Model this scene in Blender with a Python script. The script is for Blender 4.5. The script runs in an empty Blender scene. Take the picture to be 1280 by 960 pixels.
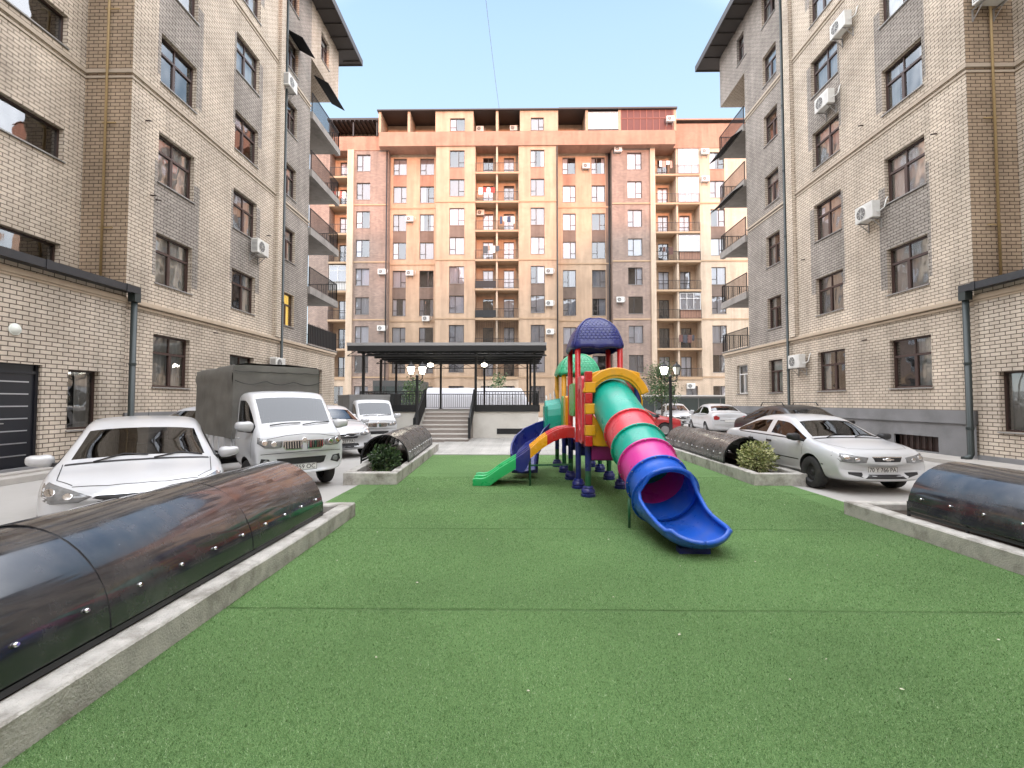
import bpy, bmesh, math, random
import numpy as np
from mathutils import Vector, Matrix, noise as mnoise
from mathutils.bvhtree import BVHTree
R = math.radians
rnd = random.Random(11)
S = bpy.context.scene
COL = S.collection
V = Vector

# ------------------------------------------------------------------ mesh helper
class MB:
    def __init__(s):
        s.v = []; s.f = []; s.m = []; s.uv = []; s.sm = []
    def add(s, verts, faces, m=0, uvs=None, smooth=False):
        b = len(s.v)
        s.v += [tuple(p) for p in verts]
        for i, f in enumerate(faces):
            s.f.append([b + k for k in f]); s.m.append(m); s.sm.append(smooth)
            s.uv.append(uvs[i] if uvs else None)
        return s
    def quad(s, a, b, c, d, m=0, uv=None):
        return s.add([a, b, c, d], [(0, 1, 2, 3)], m, [uv] if uv else None)
    def box(s, x0, x1, y0, y1, z0, z1, m=0):
        v = [(x, y, z) for z in (z0, z1) for y in (y0, y1) for x in (x0, x1)]
        return s.add(v, [(0, 2, 3, 1), (4, 5, 7, 6), (0, 1, 5, 4), (2, 6, 7, 3), (0, 4, 6, 2), (1, 3, 7, 5)], m)
    def obox(s, c, ax, ay, az, m=0):          # oriented box: centre and three half-axes
        c, ax, ay, az = V(c), V(ax), V(ay), V(az)
        v = [c + ax * i + ay * j + az * k for k in (-1, 1) for j in (-1, 1) for i in (-1, 1)]
        return s.add(v, [(0, 2, 3, 1), (4, 5, 7, 6), (0, 1, 5, 4), (2, 6, 7, 3), (0, 4, 6, 2), (1, 3, 7, 5)], m)
    def bar(s, a, b, w, h, m=0, up=(0, 0, 1)):
        a, b = V(a), V(b); d = b - a; up = V(up)
        if abs(d.normalized().dot(up)) > .98: up = V((1, 0, 0))
        x = d.normalized().cross(up).normalized(); z = x.cross(d.normalized())
        return s.obox((a + b) / 2, d / 2, x * w / 2, z * h / 2, m)
    def loft(s, rings, m=0, closed=True, cap=True, smooth=True, mfn=None):
        n = len(rings[0]); v = [p for r in rings for p in r]; b = len(s.v)
        s.v += [tuple(p) for p in v]
        for i in range(len(rings) - 1):
            for j in range(n if closed else n - 1):
                k = (j + 1) % n
                s.f.append([b + i * n + j, b + i * n + k, b + (i + 1) * n + k, b + (i + 1) * n + j])
                s.m.append(mfn(i, j) if mfn else m); s.sm.append(smooth); s.uv.append(None)
        if cap and closed:
            for i in (0, len(rings) - 1):
                f = [b + i * n + j for j in range(n)]
                s.f.append(f if i else f[::-1]); s.m.append(mfn(min(i, len(rings) - 2), 0) if mfn else m); s.sm.append(False); s.uv.append(None)
        return s
    def tube(s, pts, r, n=8, m=0, cap=True, smooth=True):
        pts = [V(p) for p in pts]; rings = []
        t0 = (pts[1] - pts[0]).normalized()
        x = t0.cross(V((0, 0, 1)) if abs(t0.z) < .9 else V((1, 0, 0))).normalized()
        for i, p in enumerate(pts):
            t = (pts[min(i + 1, len(pts) - 1)] - pts[max(i - 1, 0)]).normalized()
            x = (x - t * x.dot(t)).normalized(); y = t.cross(x)
            rr = r[i] if isinstance(r, (list, tuple)) else r
            rings.append([p + (x * math.cos(2 * math.pi * k / n) + y * math.sin(2 * math.pi * k / n)) * rr for k in range(n)])
        return s.loft(rings, m, True, cap, smooth)
    def lathe(s, prof, n=16, c=(0, 0, 0), axis='z', m=0, smooth=True, cap=False):
        c = V(c); rings = []
        for r, z in prof:
            ring = []
            for k in range(n):
                a = 2 * math.pi * k / n; p, q = r * math.cos(a), r * math.sin(a)
                ring.append(c + (V((p, q, z)) if axis == 'z' else V((p, z, q)) if axis == 'y' else V((z, p, q))))
            rings.append(ring)
        return s.loft(rings, m, True, cap, smooth)
    def prism(s, poly, fn, a, b, m=0):        # poly of 2D points, fn(u, v, d) -> point
        n = len(poly)
        v = [fn(u, w, a) for u, w in poly] + [fn(u, w, b) for u, w in poly]
        f = [tuple(range(n))[::-1], tuple(range(n, 2 * n))] + [(i, (i + 1) % n, n + (i + 1) % n, n + i) for i in range(n)]
        return s.add(v, f, m)
    def sphere(s, c, r, n=12, k=8, m=0, sz=1.0):
        prof = [(max(1e-4, r * math.sin(math.pi * i / k)), -r * sz * math.cos(math.pi * i / k)) for i in range(k + 1)]
        return s.lathe(prof, n, c, 'z', m)
    def mesh(s, name, mats, off=(0, 0, 0)):
        me = bpy.data.meshes.new(name)
        ox, oy, oz = off
        me.from_pydata([(x - ox, y - oy, z - oz) for x, y, z in s.v], [], s.f)
        for mt in (mats if isinstance(mats, (list, tuple)) else [mats]): me.materials.append(mt)
        me.polygons.foreach_set('material_index', s.m)
        me.polygons.foreach_set('use_smooth', s.sm)
        uvl = me.uv_layers.new(name='UVMap')
        uvs = np.zeros((len(me.loops), 2), dtype=np.float32)
        for i, p in enumerate(me.polygons):
            u = s.uv[i]
            if u is None:
                n = p.normal; ax, ay, az = abs(n.x), abs(n.y), abs(n.z)
                for li, vi in zip(p.loop_indices, p.vertices):
                    q = s.v[vi]
                    uvs[li] = (q[1], q[2]) if ax >= ay and ax >= az else (q[0], q[2]) if ay >= az else (q[0], q[1])
            else:
                for li, q in zip(p.loop_indices, u): uvs[li] = q
        uvl.data.foreach_set('uv', uvs.ravel())
        me.update()
        return me
    def build(s, name, mats, parent=None, off=(0, 0, 0), loc=None, bevel=0, seg=2, sharp=None):
        me = s.mesh(name, mats, off if loc is None else loc)
        o = obj(name, me, parent, loc if loc is not None else (0, 0, 0))
        if sharp is not None: me.set_sharp_from_angle(angle=R(sharp))
        if bevel:
            b = o.modifiers.new('bevel', 'BEVEL'); b.width = bevel; b.segments = seg; b.limit_method = 'ANGLE'; b.angle_limit = R(40)
            b.harden_normals = False
        return o

def obj(name, me, parent=None, loc=(0, 0, 0), rz=0):
    o = bpy.data.objects.new(name, me); COL.objects.link(o)
    o.location = loc; o.rotation_euler = (0, 0, rz)
    if parent: o.parent = parent
    return o
def tag(o, label=None, cat=None, group=None, kind=None):
    if label: o['label'] = label
    if cat: o['category'] = cat
    if group: o['group'] = group
    if kind: o['kind'] = kind
    return o
def thing(name, label, cat, loc=(0, 0, 0), rz=0, group=None):
    o = obj(name, None, None, loc, rz); o.empty_display_size = .2
    return tag(o, label, cat, group)
KIDS = {}
def copy_tree(o, parent=None):
    c = o.copy(); COL.objects.link(c); c.parent = parent
    for ch in list(o.children): copy_tree(ch, c)
    return c

# ------------------------------------------------------------------ materials
def nt(m):
    m.use_nodes = True
    return m.node_tree.nodes, m.node_tree.links
def pm(name, col, rough=.5, metal=0, var=0, vscale=4, bump=0, bscale=60, coat=0, spec=.5, dirt=None, dscale=1.5, damt=.5, emit=None, estr=0, rvar=0, rnd_v=0, trans=0):
    m = bpy.data.materials.new(name); N, L = nt(m)
    b = N['Principled BSDF']; b.inputs['Base Color'].default_value = (*col, 1)
    b.inputs['Roughness'].default_value = rough; b.inputs['Metallic'].default_value = metal
    b.inputs['Coat Weight'].default_value = coat; b.inputs['Coat Roughness'].default_value = .05
    b.inputs['Specular IOR Level'].default_value = spec
    src = None
    tc = N.new('ShaderNodeTexCoord')
    if var or dirt:
        n1 = N.new('ShaderNodeTexNoise'); n1.inputs['Scale'].default_value = vscale; n1.inputs['Detail'].default_value = 6
        L.new(tc.outputs['Object'], n1.inputs['Vector'])
        mx = N.new('ShaderNodeMix'); mx.data_type = 'RGBA'
        mx.inputs[6].default_value = (*[c * (1 - var) for c in col], 1); mx.inputs[7].default_value = (*[min(1, c * (1 + var)) for c in col], 1)
        L.new(n1.outputs['Fac'], mx.inputs[0]); src = mx.outputs[2]
        if rvar:
            mr = N.new('ShaderNodeMapRange'); mr.inputs[3].default_value = max(.02, rough - rvar); mr.inputs[4].default_value = rough + rvar
            mr.inputs[1].default_value = .3; mr.inputs[2].default_value = .7
            L.new(n1.outputs['Fac'], mr.inputs[0]); L.new(mr.outputs[0], b.inputs['Roughness'])
    if dirt:
        n2 = N.new('ShaderNodeTexNoise'); n2.inputs['Scale'].default_value = dscale; n2.inputs['Detail'].default_value = 8; n2.inputs['Roughness'].default_value = .65
        L.new(tc.outputs['Object'], n2.inputs['Vector'])
        cr = N.new('ShaderNodeMapRange'); cr.inputs[1].default_value = .48; cr.inputs[2].default_value = .72; cr.inputs[4].default_value = damt
        L.new(n2.outputs['Fac'], cr.inputs[0])
        m2 = N.new('ShaderNodeMix'); m2.data_type = 'RGBA'; m2.inputs[7].default_value = (*dirt, 1)
        L.new(cr.outputs[0], m2.inputs[0]); L.new(src, m2.inputs[6]); src = m2.outputs[2]
    if rnd_v:
        oi = N.new('ShaderNodeObjectInfo'); hs = N.new('ShaderNodeHueSaturation')
        mr = N.new('ShaderNodeMapRange'); mr.inputs[3].default_value = 1 - rnd_v; mr.inputs[4].default_value = 1 + rnd_v * .6
        L.new(oi.outputs['Random'], mr.inputs[0]); L.new(mr.outputs[0], hs.inputs['Value'])
        if src: L.new(src, hs.inputs['Color'])
        else: hs.inputs['Color'].default_value = (*col, 1)
        src = hs.outputs[0]
    if src: L.new(src, b.inputs['Base Color'])
    if bump:
        n3 = N.new('ShaderNodeTexNoise'); n3.inputs['Scale'].default_value = bscale; n3.inputs['Detail'].default_value = 4
        L.new(tc.outputs['Object'], n3.inputs['Vector'])
        bp = N.new('ShaderNodeBump'); bp.inputs['Strength'].default_value = bump; bp.inputs['Distance'].default_value = .01
        L.new(n3.outputs['Fac'], bp.inputs['Height']); L.new(bp.outputs[0], b.inputs['Normal'])
    if emit:
        b.inputs['Emission Color'].default_value = (*emit, 1); b.inputs['Emission Strength'].default_value = estr
    if trans: b.inputs['Transmission Weight'].default_value = trans
    return m

def brick_mat(name, c1, c2, mortar, w=.26, h=.098, mw=.011, stain=.32, bumpd=.006, tint=None):
    m = bpy.data.materials.new(name); N, L = nt(m); b = N['Principled BSDF']
    uv = N.new('ShaderNodeUVMap'); uv.uv_map = 'UVMap'
    bt = N.new('ShaderNodeTexBrick'); bt.inputs['Scale'].default_value = 1
    bt.inputs['Color1'].default_value = (*c1, 1); bt.inputs['Color2'].default_value = (*c2, 1); bt.inputs['Mortar'].default_value = (*mortar, 1)
    bt.inputs['Mortar Size'].default_value = mw; bt.inputs['Mortar Smooth'].default_value = .15
    bt.inputs['Brick Width'].default_value = w; bt.inputs['Row Height'].default_value = h; bt.inputs['Bias'].default_value = -.1
    # hand-laid wobble
    nz = N.new('ShaderNodeTexNoise'); nz.inputs['Scale'].default_value = 5; nz.inputs['Detail'].default_value = 3
    L.new(uv.outputs[0], nz.inputs['Vector'])
    vm = N.new('ShaderNodeVectorMath'); vm.operation = 'SCALE'; vm.inputs[3].default_value = .012
    L.new(nz.outputs['Color'], vm.inputs[0])
    va = N.new('ShaderNodeVectorMath'); va.operation = 'ADD'
    L.new(uv.outputs[0], va.inputs[0]); L.new(vm.outputs[0], va.inputs[1]); L.new(va.outputs[0], bt.inputs['Vector'])
    n2 = N.new('ShaderNodeTexNoise'); n2.inputs['Scale'].default_value = .55; n2.inputs['Detail'].default_value = 7; n2.inputs['Roughness'].default_value = .6
    L.new(uv.outputs[0], n2.inputs['Vector'])
    mr = N.new('ShaderNodeMapRange'); mr.inputs[1].default_value = .3; mr.inputs[2].default_value = .75; mr.inputs[3].default_value = 1.08; mr.inputs[4].default_value = 1 - stain
    L.new(n2.outputs['Fac'], mr.inputs[0])
    n4 = N.new('ShaderNodeTexNoise'); n4.inputs['Scale'].default_value = 45; n4.inputs['Detail'].default_value = 4
    L.new(uv.outputs[0], n4.inputs['Vector'])
    mr2 = N.new('ShaderNodeMapRange'); mr2.inputs[3].default_value = .86; mr2.inputs[4].default_value = 1.14
    L.new(n4.outputs['Fac'], mr2.inputs[0])
    mu = N.new('ShaderNodeMath'); mu.operation = 'MULTIPLY'; L.new(mr.outputs[0], mu.inputs[0]); L.new(mr2.outputs[0], mu.inputs[1])
    sc = N.new('ShaderNodeVectorMath'); sc.operation = 'SCALE'
    L.new(bt.outputs['Color'], sc.inputs[0]); L.new(mu.outputs[0], sc.inputs[3]); L.new(sc.outputs[0], b.inputs['Base Color'])
    b.inputs['Roughness'].default_value = .85; b.inputs['Specular IOR Level'].default_value = .25
    # rain streaks and slow tonal drift down the wall
    mpv = N.new('ShaderNodeMapping'); mpv.inputs['Scale'].default_value = (1.6, .13, 1); n6 = N.new('ShaderNodeTexNoise'); n6.inputs['Scale'].default_value = 1; n6.inputs['Detail'].default_value = 6; n6.inputs['Roughness'].default_value = .7
    L.new(uv.outputs[0], mpv.inputs[0]); L.new(mpv.outputs[0], n6.inputs['Vector'])
    mr6 = N.new('ShaderNodeMapRange'); mr6.inputs[1].default_value = .38; mr6.inputs[2].default_value = .72; mr6.inputs[3].default_value = 1.07; mr6.inputs[4].default_value = .74
    L.new(n6.outputs['Fac'], mr6.inputs[0]); mu6 = N.new('ShaderNodeMath'); mu6.operation = 'MULTIPLY'; L.new(mu.outputs[0], mu6.inputs[0]); L.new(mr6.outputs[0], mu6.inputs[1]); L.new(mu6.outputs[0], sc.inputs[3])
    iv = N.new('ShaderNodeMath'); iv.operation = 'SUBTRACT'; iv.inputs[0].default_value = 1; L.new(bt.outputs['Fac'], iv.inputs[1])
    ad = N.new('ShaderNodeMath'); ad.operation = 'MULTIPLY_ADD'; ad.inputs[1].default_value = .25
    L.new(n4.outputs['Fac'], ad.inputs[0]); L.new(iv.outputs[0], ad.inputs[2])
    bp = N.new('ShaderNodeBump'); bp.inputs['Strength'].default_value = .7; bp.inputs['Distance'].default_value = bumpd
    L.new(ad.outputs[0], bp.inputs['Height']); L.new(bp.outputs[0], b.inputs['Normal'])
    return m

def glass_mat(name, base=.14, tint=(.55, .6, .6), wav=.0015, rough=.02, ior=1.5):
    m = bpy.data.materials.new(name); N, L = nt(m); N.remove(N['Principled BSDF'])
    out = N['Material Output']
    tr = N.new('ShaderNodeBsdfTransparent'); tr.inputs[0].default_value = (*tint, 1)
    gl = N.new('ShaderNodeBsdfGlossy'); gl.inputs['Roughness'].default_value = rough; gl.inputs[0].default_value = (.95, .97, 1, 1)
    fr = N.new('ShaderNodeFresnel'); fr.inputs[0].default_value = ior
    ad = N.new('ShaderNodeMath'); ad.operation = 'ADD'; ad.use_clamp = True; ad.inputs[1].default_value = base
    L.new(fr.outputs[0], ad.inputs[0])
    tc = N.new('ShaderNodeTexCoord'); nz = N.new('ShaderNodeTexNoise'); nz.inputs['Scale'].default_value = 1.7; nz.inputs['Detail'].default_value = 1
    L.new(tc.outputs['Object'], nz.inputs['Vector'])
    bp = N.new('ShaderNodeBump'); bp.inputs['Strength'].default_value = .5; bp.inputs['Distance'].default_value = wav * 10
    L.new(nz.outputs['Fac'], bp.inputs['Height']); L.new(bp.outputs[0], gl.inputs['Normal'])
    mx = N.new('ShaderNodeMixShader'); L.new(ad.outputs[0], mx.inputs[0]); L.new(tr.outputs[0], mx.inputs[1]); L.new(gl.outputs[0], mx.inputs[2])
    L.new(mx.outputs[0], out.inputs[0])
    return m

M = {}
M['cream'] = brick_mat('cream brick', (.66, .57, .465), (.575, .49, .395), (.19, .15, .12))
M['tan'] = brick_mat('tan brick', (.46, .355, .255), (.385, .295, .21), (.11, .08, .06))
M['grey'] = brick_mat('grey brick', (.40, .36, .32), (.325, .29, .26), (.10, .085, .072))
M['annex'] = brick_mat('pale brick', (.67, .585, .485), (.60, .515, .42), (.14, .11, .088))
M['far_cream'] = brick_mat('yellow brick', (.535, .39, .275), (.48, .345, .24), (.34, .25, .185), stain=.15)
M['far_pilaster'] = brick_mat('pale yellow brick', (.60, .475, .36), (.55, .435, .33), (.39, .31, .24), stain=.12)
M['far_mauve'] = brick_mat('mauve grey brick', (.37, .28, .235), (.27, .205, .175), (.19, .15, .125), stain=.2)
M['far_red'] = brick_mat('terracotta brick', (.47, .27, .195), (.41, .235, .17), (.27, .16, .115), stain=.2)
M['far_panel'] = brick_mat('brown panel brick', (.225, .17, .14), (.19, .145, .12), (.13, .10, .085), stain=.2)
M['plaster'] = pm('tan plaster', (.45, .36, .27), .85, var=.12, bump=.2)
M['band'] = pm('ledge stone', (.43, .36, .285), .85, var=.15, bump=.2)
M['far_band'] = pm('far ledge', (.40, .28, .18), .85, var=.12)
M['plinth'] = pm('grey render plinth', (.215, .215, .22), .9, var=.18, vscale=2, bump=.4, bscale=30, dirt=(.10, .10, .10), dscale=.8, damt=.5)
M['concrete'] = pm('concrete slab', (.42, .395, .365), .9, var=.15, bump=.3, bscale=40, dirt=(.2, .18, .16), damt=.5)
M['kerb'] = pm('kerb concrete', (.46, .44, .405), .9, var=.35, vscale=9, bump=.8, bscale=70, dirt=(.13, .115, .09), dscale=3.2, damt=.9)
M['kerb_top'] = pm('kerb top concrete', (.55, .535, .50), .9, var=.15, vscale=4, bump=.6, bscale=60, dirt=(.3, .28, .25), dscale=3, damt=.5)
M['soil'] = pm('soil', (.045, .032, .024), .95, var=.4, vscale=12, bump=1, bscale=50)
M['dark_metal'] = pm('black painted metal', (.016, .017, .019), .45, var=.2, bump=.05)
M['awning'] = pm('dark awning sheet', (.012, .012, .013), .85, var=.2, spec=.2)
M['gutter'] = pm('anthracite sheet metal', (.035, .037, .042), .4, metal=.3, var=.15, dirt=(.09, .085, .08), dscale=1.2, damt=.4)
M['pipe_green'] = pm('dark green pipe', (.035, .045, .045), .4, metal=.2, var=.15)
M['gas'] = pm('yellow gas pipe', (.38, .27, .13), .5, var=.15)
M['roof'] = pm('dark roof sheet', (.035, .03, .03), .5, var=.2)
M['soffit'] = pm('soffit', (.055, .048, .045), .8, var=.1)
M['brown_frame'] = pm('brown window frame', (.055, .030, .025), .4, var=.2)
M['dark_frame'] = pm('dark brown window frame', (.04, .022, .018), .4, var=.2)
M['far_frame'] = pm('grey window frame', (.07, .06, .058), .45, rnd_v=.4)
M['white_frame'] = pm('white window frame', (.65, .64, .62), .35)
M['interior'] = pm('dim room', (.05, .045, .04), .9)
M['sill'] = pm('metal sill', (.30, .29, .28), .5, metal=.2)
M['curtain'] = pm('net curtain', (.74, .73, .72), .9, var=.06, vscale=3, rnd_v=.4)
M['far_curtain'] = pm('far curtain', (.72, .72, .75), .9, var=.06, vscale=3, rnd_v=.65)
M['lit_curtain'] = pm('lamp-lit curtain', (.75, .55, .12), .9, emit=(1, .66, .12), estr=.5)
M['glass'] = glass_mat('window glass', .15, (.88, .90, .90))
M['far_glass'] = glass_mat('far window glass', .12, (.84, .86, .9))
M['ac'] = pm('air conditioner casing', (.66, .655, .63), .4, var=.08, dirt=(.4, .37, .32), dscale=4, damt=.4)
M['ac_dark'] = pm('fan grille', (.05, .05, .05), .5)
M['white_wall'] = pm('whitewashed wall', (.70, .68, .63), .85, var=.06, dirt=(.45, .41, .36), dscale=.9, damt=.45, bump=.2)
M['slab'] = pm('weathered balcony slab', (.27, .25, .23), .9, var=.2, bump=.3, bscale=40, dirt=(.12, .11, .10), damt=.6)
M['stair'] = pm('stair stone', (.30, .265, .24), .8, var=.2, vscale=6)
M['stair_edge'] = pm('stair nosing', (.55, .52, .49), .8, var=.1)
# ------------------------------------------------------------------ windows, air conditioners, facades
MC = {}
def win_meshes(style, w, h, cur, flip):
    key = (style, w, h, cur, flip)
    if key in MC: return MC[key]
    fm = MB(); f = .055 if style == 'side' else .05; y0, y1 = (.13, .20)
    if style == 'stair': f = .05
    def fr(xa, xb, za, zb, d=0): fm.box(xa, xb, y0 - d, y1, za, zb, 0)
    fr(-w/2, -w/2 + f, 0, h); fr(w/2 - f, w/2, 0, h); fr(-w/2 + f, w/2 - f, 0, f); fr(-w/2 + f, w/2 - f, h - f, h)
    sg = -1 if flip else 1
    if style == 'side':
        zt = h * .655
        fr(-w/2 + f, w/2 - f, zt - .035, zt + .035, .012); c = sg * w * .05
        fr(c - .05, c + .05, f, zt - .035, .006)
        fr(-w/2 + f, -w/2 + f + .035, f, zt - .035, -.012); fr(w/2 - f - .035, w/2 - f, f, zt - .035, -.012)
        if w > 1.3: fr(c * .6 - .022, c * .6 + .022, zt + .035, h - f, -.01)
    elif style == 'far':
        c = sg * w * .1; fr(c - .035, c + .035, f, h - f, .006)
        xa, xb = (c + .035, w/2 - f) if sg > 0 else (-w/2 + f, c - .035)
        fr(xa, xb, h * .30, h * .30 + .045)
    elif style == 'narrow':
        zt = h * .68; fr(-w/2 + f, w/2 - f, zt - .03, zt + .03, .008); fr(-.03, .03, f, zt - .03, .006)
    elif style == 'door':
        fr(-w/2 + f, w/2 - f, h * .42, h * .42 + .05); fr(-.03, .03, f, h - f, .006)
    elif style == 'glazed':
        n = max(2, round(w / .75))
        for i in range(1, n): x = -w/2 + w * i / n; fr(x - .025, x + .025, f, h - f)
        fr(-w/2 + f, w/2 - f, h * .66, h * .66 + .05, -.01)
    # sill and the dim room behind
    fm.box(-w/2 - .03, w/2 + .03, -.05, y0 - .02, -.035, -.004, 1)
    a, b, d = -w/2 - .1, w/2 + .1, .95; e0, e1 = -.1, h + .1; yb = .28
    P = lambda x, y, z: (x, y, z)
    fm.quad(P(a, d, e0), P(b, d, e0), P(b, d, e1), P(a, d, e1), 2)
    fm.quad(P(a, yb, e0), P(a, d, e0), P(a, d, e1), P(a, yb, e1), 2); fm.quad(P(b, yb, e0), P(b, d, e0), P(b, d, e1), P(b, yb, e1), 2)
    fm.quad(P(a, yb, e0), P(b, yb, e0), P(b, d, e0), P(a, d, e0), 2); fm.quad(P(a, yb, e1), P(b, yb, e1), P(b, d, e1), P(a, d, e1), 2)
    pn = MB(); pn.quad((-w/2 + f * .5, .165, f * .5), (w/2 - f * .5, .165, f * .5), (w/2 - f * .5, .165, h - f * .5), (-w/2 + f * .5, .165, h - f * .5))
    cm = None
    if cur:
        cm = MB(); r2 = random.Random(hash(key) % 9999)
        spans = {'full': [(-w/2, w/2)], 'left': [(-w/2, -w * .08)], 'right': [(w * .02, w/2)], 'both': [(-w/2, -w * .22), (w * .25, w/2)], 'lit': [(-w/2, w/2)]}[cur]
        for xa, xb in spans:
            n = max(6, int((xb - xa) / .035)); ra, rb = [], []
            for i in range(n + 1):
                x = xa + (xb - xa) * i / n; yy = .265 + .022 * math.sin(i * 1.35 + r2.random() * .8) + .01 * math.sin(i * .4)
                ra.append((x, yy, .02)); rb.append((x, yy + .004, h - .02))
            cm.loft([ra, rb], 0, False, False)
    fmat = {'side': M['brown_frame'], 'far': M['far_frame'], 'narrow': M['white_frame'], 'door': M['far_frame'], 'glazed': M['white_frame'], 'stair': M['dark_frame'], 'dark': M['dark_frame']}[style]
    res = (fm.mesh('window', [fmat, M['sill'], M['interior']]), pn.mesh('pane', [M['far_glass'] if style in ('far', 'door', 'glazed') else M['glass']]),
           cm.mesh('curtain', [M['lit_curtain'] if cur == 'lit' else M['far_curtain'] if style in ('far', 'door', 'glazed') else M['curtain']]) if cm else None)
    MC[key] = res
    return res
def window(parent, off, pos, rz, w, h, style='side', cur='full', flip=False, name='window', label=None):
    a, b, c = win_meshes(style, w, h, cur, flip)
    o = obj(name, a, parent, V(pos) - V(off), rz)
    obj('pane', b, o)
    if c: obj('curtain', c, o)
    if label: o['label'] = label
    return o

_ac = None
def air_con(pos, rz, label, group='air conditioner units on the facades', s=1.0):
    global _ac
    if _ac is None:
        w, h, d, g = .40, .28, .28, .12      # half width, half height, depth, gap to wall
        c = MB(); c.box(-w, w, -g - d, -g, -h, h)
        mc = c.mesh('casing', [M['ac']])
        f = MB(); fy = -g - d
        f.lathe([(.20, -.0), (.225, -.012), (.245, -.012), (.25, .004)], 24, (-.11, fy - .002, 0), 'y', 0)
        f.lathe([(.0, -.003), (.215, -.003)], 24, (-.11, fy, 0), 'y', 1)
        for k in range(5): f.lathe([(.04 + .036 * k, -.014), (.046 + .036 * k, -.014)], 20, (-.11, fy, 0), 'y', 0)
        for k in range(4):
            a = k * math.pi / 4; f.bar((-.11 - .22 * math.cos(a), fy - .012, -.22 * math.sin(a)), (-.11 + .22 * math.cos(a), fy - .012, .22 * math.sin(a)), .006, .006)
        for k in range(7): f.box(.18, .36, fy - .006, fy - .001, -.2 + k * .06, -.18 + k * .06, 0)
        for k in range(9): f.box(-w - .004, -w - .001, -g - d + .04, -g - .04, -.22 + k * .05, -.20 + k * .05, 1)
        mf = f.mesh('fan_grille', [M['ac'], M['ac_dark']])
        b = MB(); mb_ = []
        for x in (-.28, .28):
            b.box(x - .015, x + .015, -g - d, 0, -h - .03, -h); b.box(x - .015, x + .015, -.03, 0, -h - .33, -h - .03)
            b.bar((x, -.02, -h - .3), (x, -g - d * .7, -h - .03), .02, .02)
            mb_.append(b.mesh('bracket', [M['sill']])); b = MB()
        hs = MB(); hs.tube([(.42, -.25, -.1), (.5, -.22, -.12), (.54, -.1, -.02), (.54, -.03, .25), (.54, .02, .32)], .02, 6)
        _ac = (mc, mf, *mb_, hs.mesh('hose', [M['ac']]))
    t = thing('air_conditioner', label, 'air conditioner', pos, rz, group); t.scale = (s, s, s)
    for n, me in zip(('casing', 'fan_grille', 'bracket', 'bracket', 'hose'), _ac):
        o = obj(n, me, t)
        if n == 'casing':
            bv = o.modifiers.new('bevel', 'BEVEL'); bv.width = .02; bv.segments = 2
    return t

def facade(mb, o, ud, nd, u0, u1, v0, v1, holes=(), regs=(), m=0, rev=.17, revm=None):
    """wall sheet with real openings: o + u*ud + v*z; nd points outwards; holes (ua,ub,va,vb); regs add a material index"""
    o, ud, nd, zd = V(o), V(ud), V(nd), V((0, 0, 1))
    P = lambda u, v, d=0: o + ud * u + zd * v + nd * d
    us = {u0, u1}; vs = {v0, v1}
    for q in list(holes) + [r[:4] for r in regs]:
        for a in q[:2]:
            if u0 < a < u1: us.add(a)
        for a in q[2:4]:
            if v0 < a < v1: vs.add(a)
    us = sorted(us); vs = sorted(vs)
    for i in range(len(us) - 1):
        for j in range(len(vs) - 1):
            cu, cv = (us[i] + us[i+1]) / 2, (vs[j] + vs[j+1]) / 2
            if any(a < cu < b and c < cv < d for a, b, c, d in holes): continue
            mm = m
            for r in regs:
                if r[0] < cu < r[1] and r[2] < cv < r[3]: mm = r[4]
            a, b, c, d = us[i], us[i+1], vs[j], vs[j+1]
            mb.quad(P(a, c), P(b, c), P(b, d), P(a, d), mm, [(a, c), (b, c), (b, d), (a, d)])
    rm = m if revm is None else revm
    for a, b, c, d in holes:
        if rev <= 0: continue
        mb.quad(P(a, c), P(a, c, -rev), P(a, d, -rev), P(a, d), rm, [(a, c), (a + rev, c), (a + rev, d), (a, d)])
        mb.quad(P(b, c), P(b, c, -rev), P(b, d, -rev), P(b, d), rm, [(b, c), (b + rev, c), (b + rev, d), (b, d)])
        mb.quad(P(a, c), P(b, c), P(b, c, -rev), P(a, c, -rev), rm, [(a, c), (b, c), (b, c + rev), (a, c + rev)])
        mb.quad(P(a, d), P(b, d), P(b, d, -rev), P(a, d, -rev), rm, [(a, d), (b, d), (b, d + rev), (a, d + rev)])
    return P

def railing_mb(mb, a, b, h=1.0, gap=.12, r=.010, m=0, posts=True, top=.02):
    a, b = V(a), V(b); L = (b - a).length; n = max(2, int(L / gap)); up = V((0, 0, 1))
    mb.bar(a + up * h, b + up * h, top * 2, top * 1.6, m); mb.bar(a + up * .08, b + up * .08, .025, .025, m)
    for i in range(n + 1):
        p = a.lerp(b, i / n); k = 1.8 if posts and i in (0, n) else 1
        mb.bar(p + up * (.0 if k > 1 else .08), p + up * h, r * 2 * k, r * 2 * k, m)
    return mb

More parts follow.
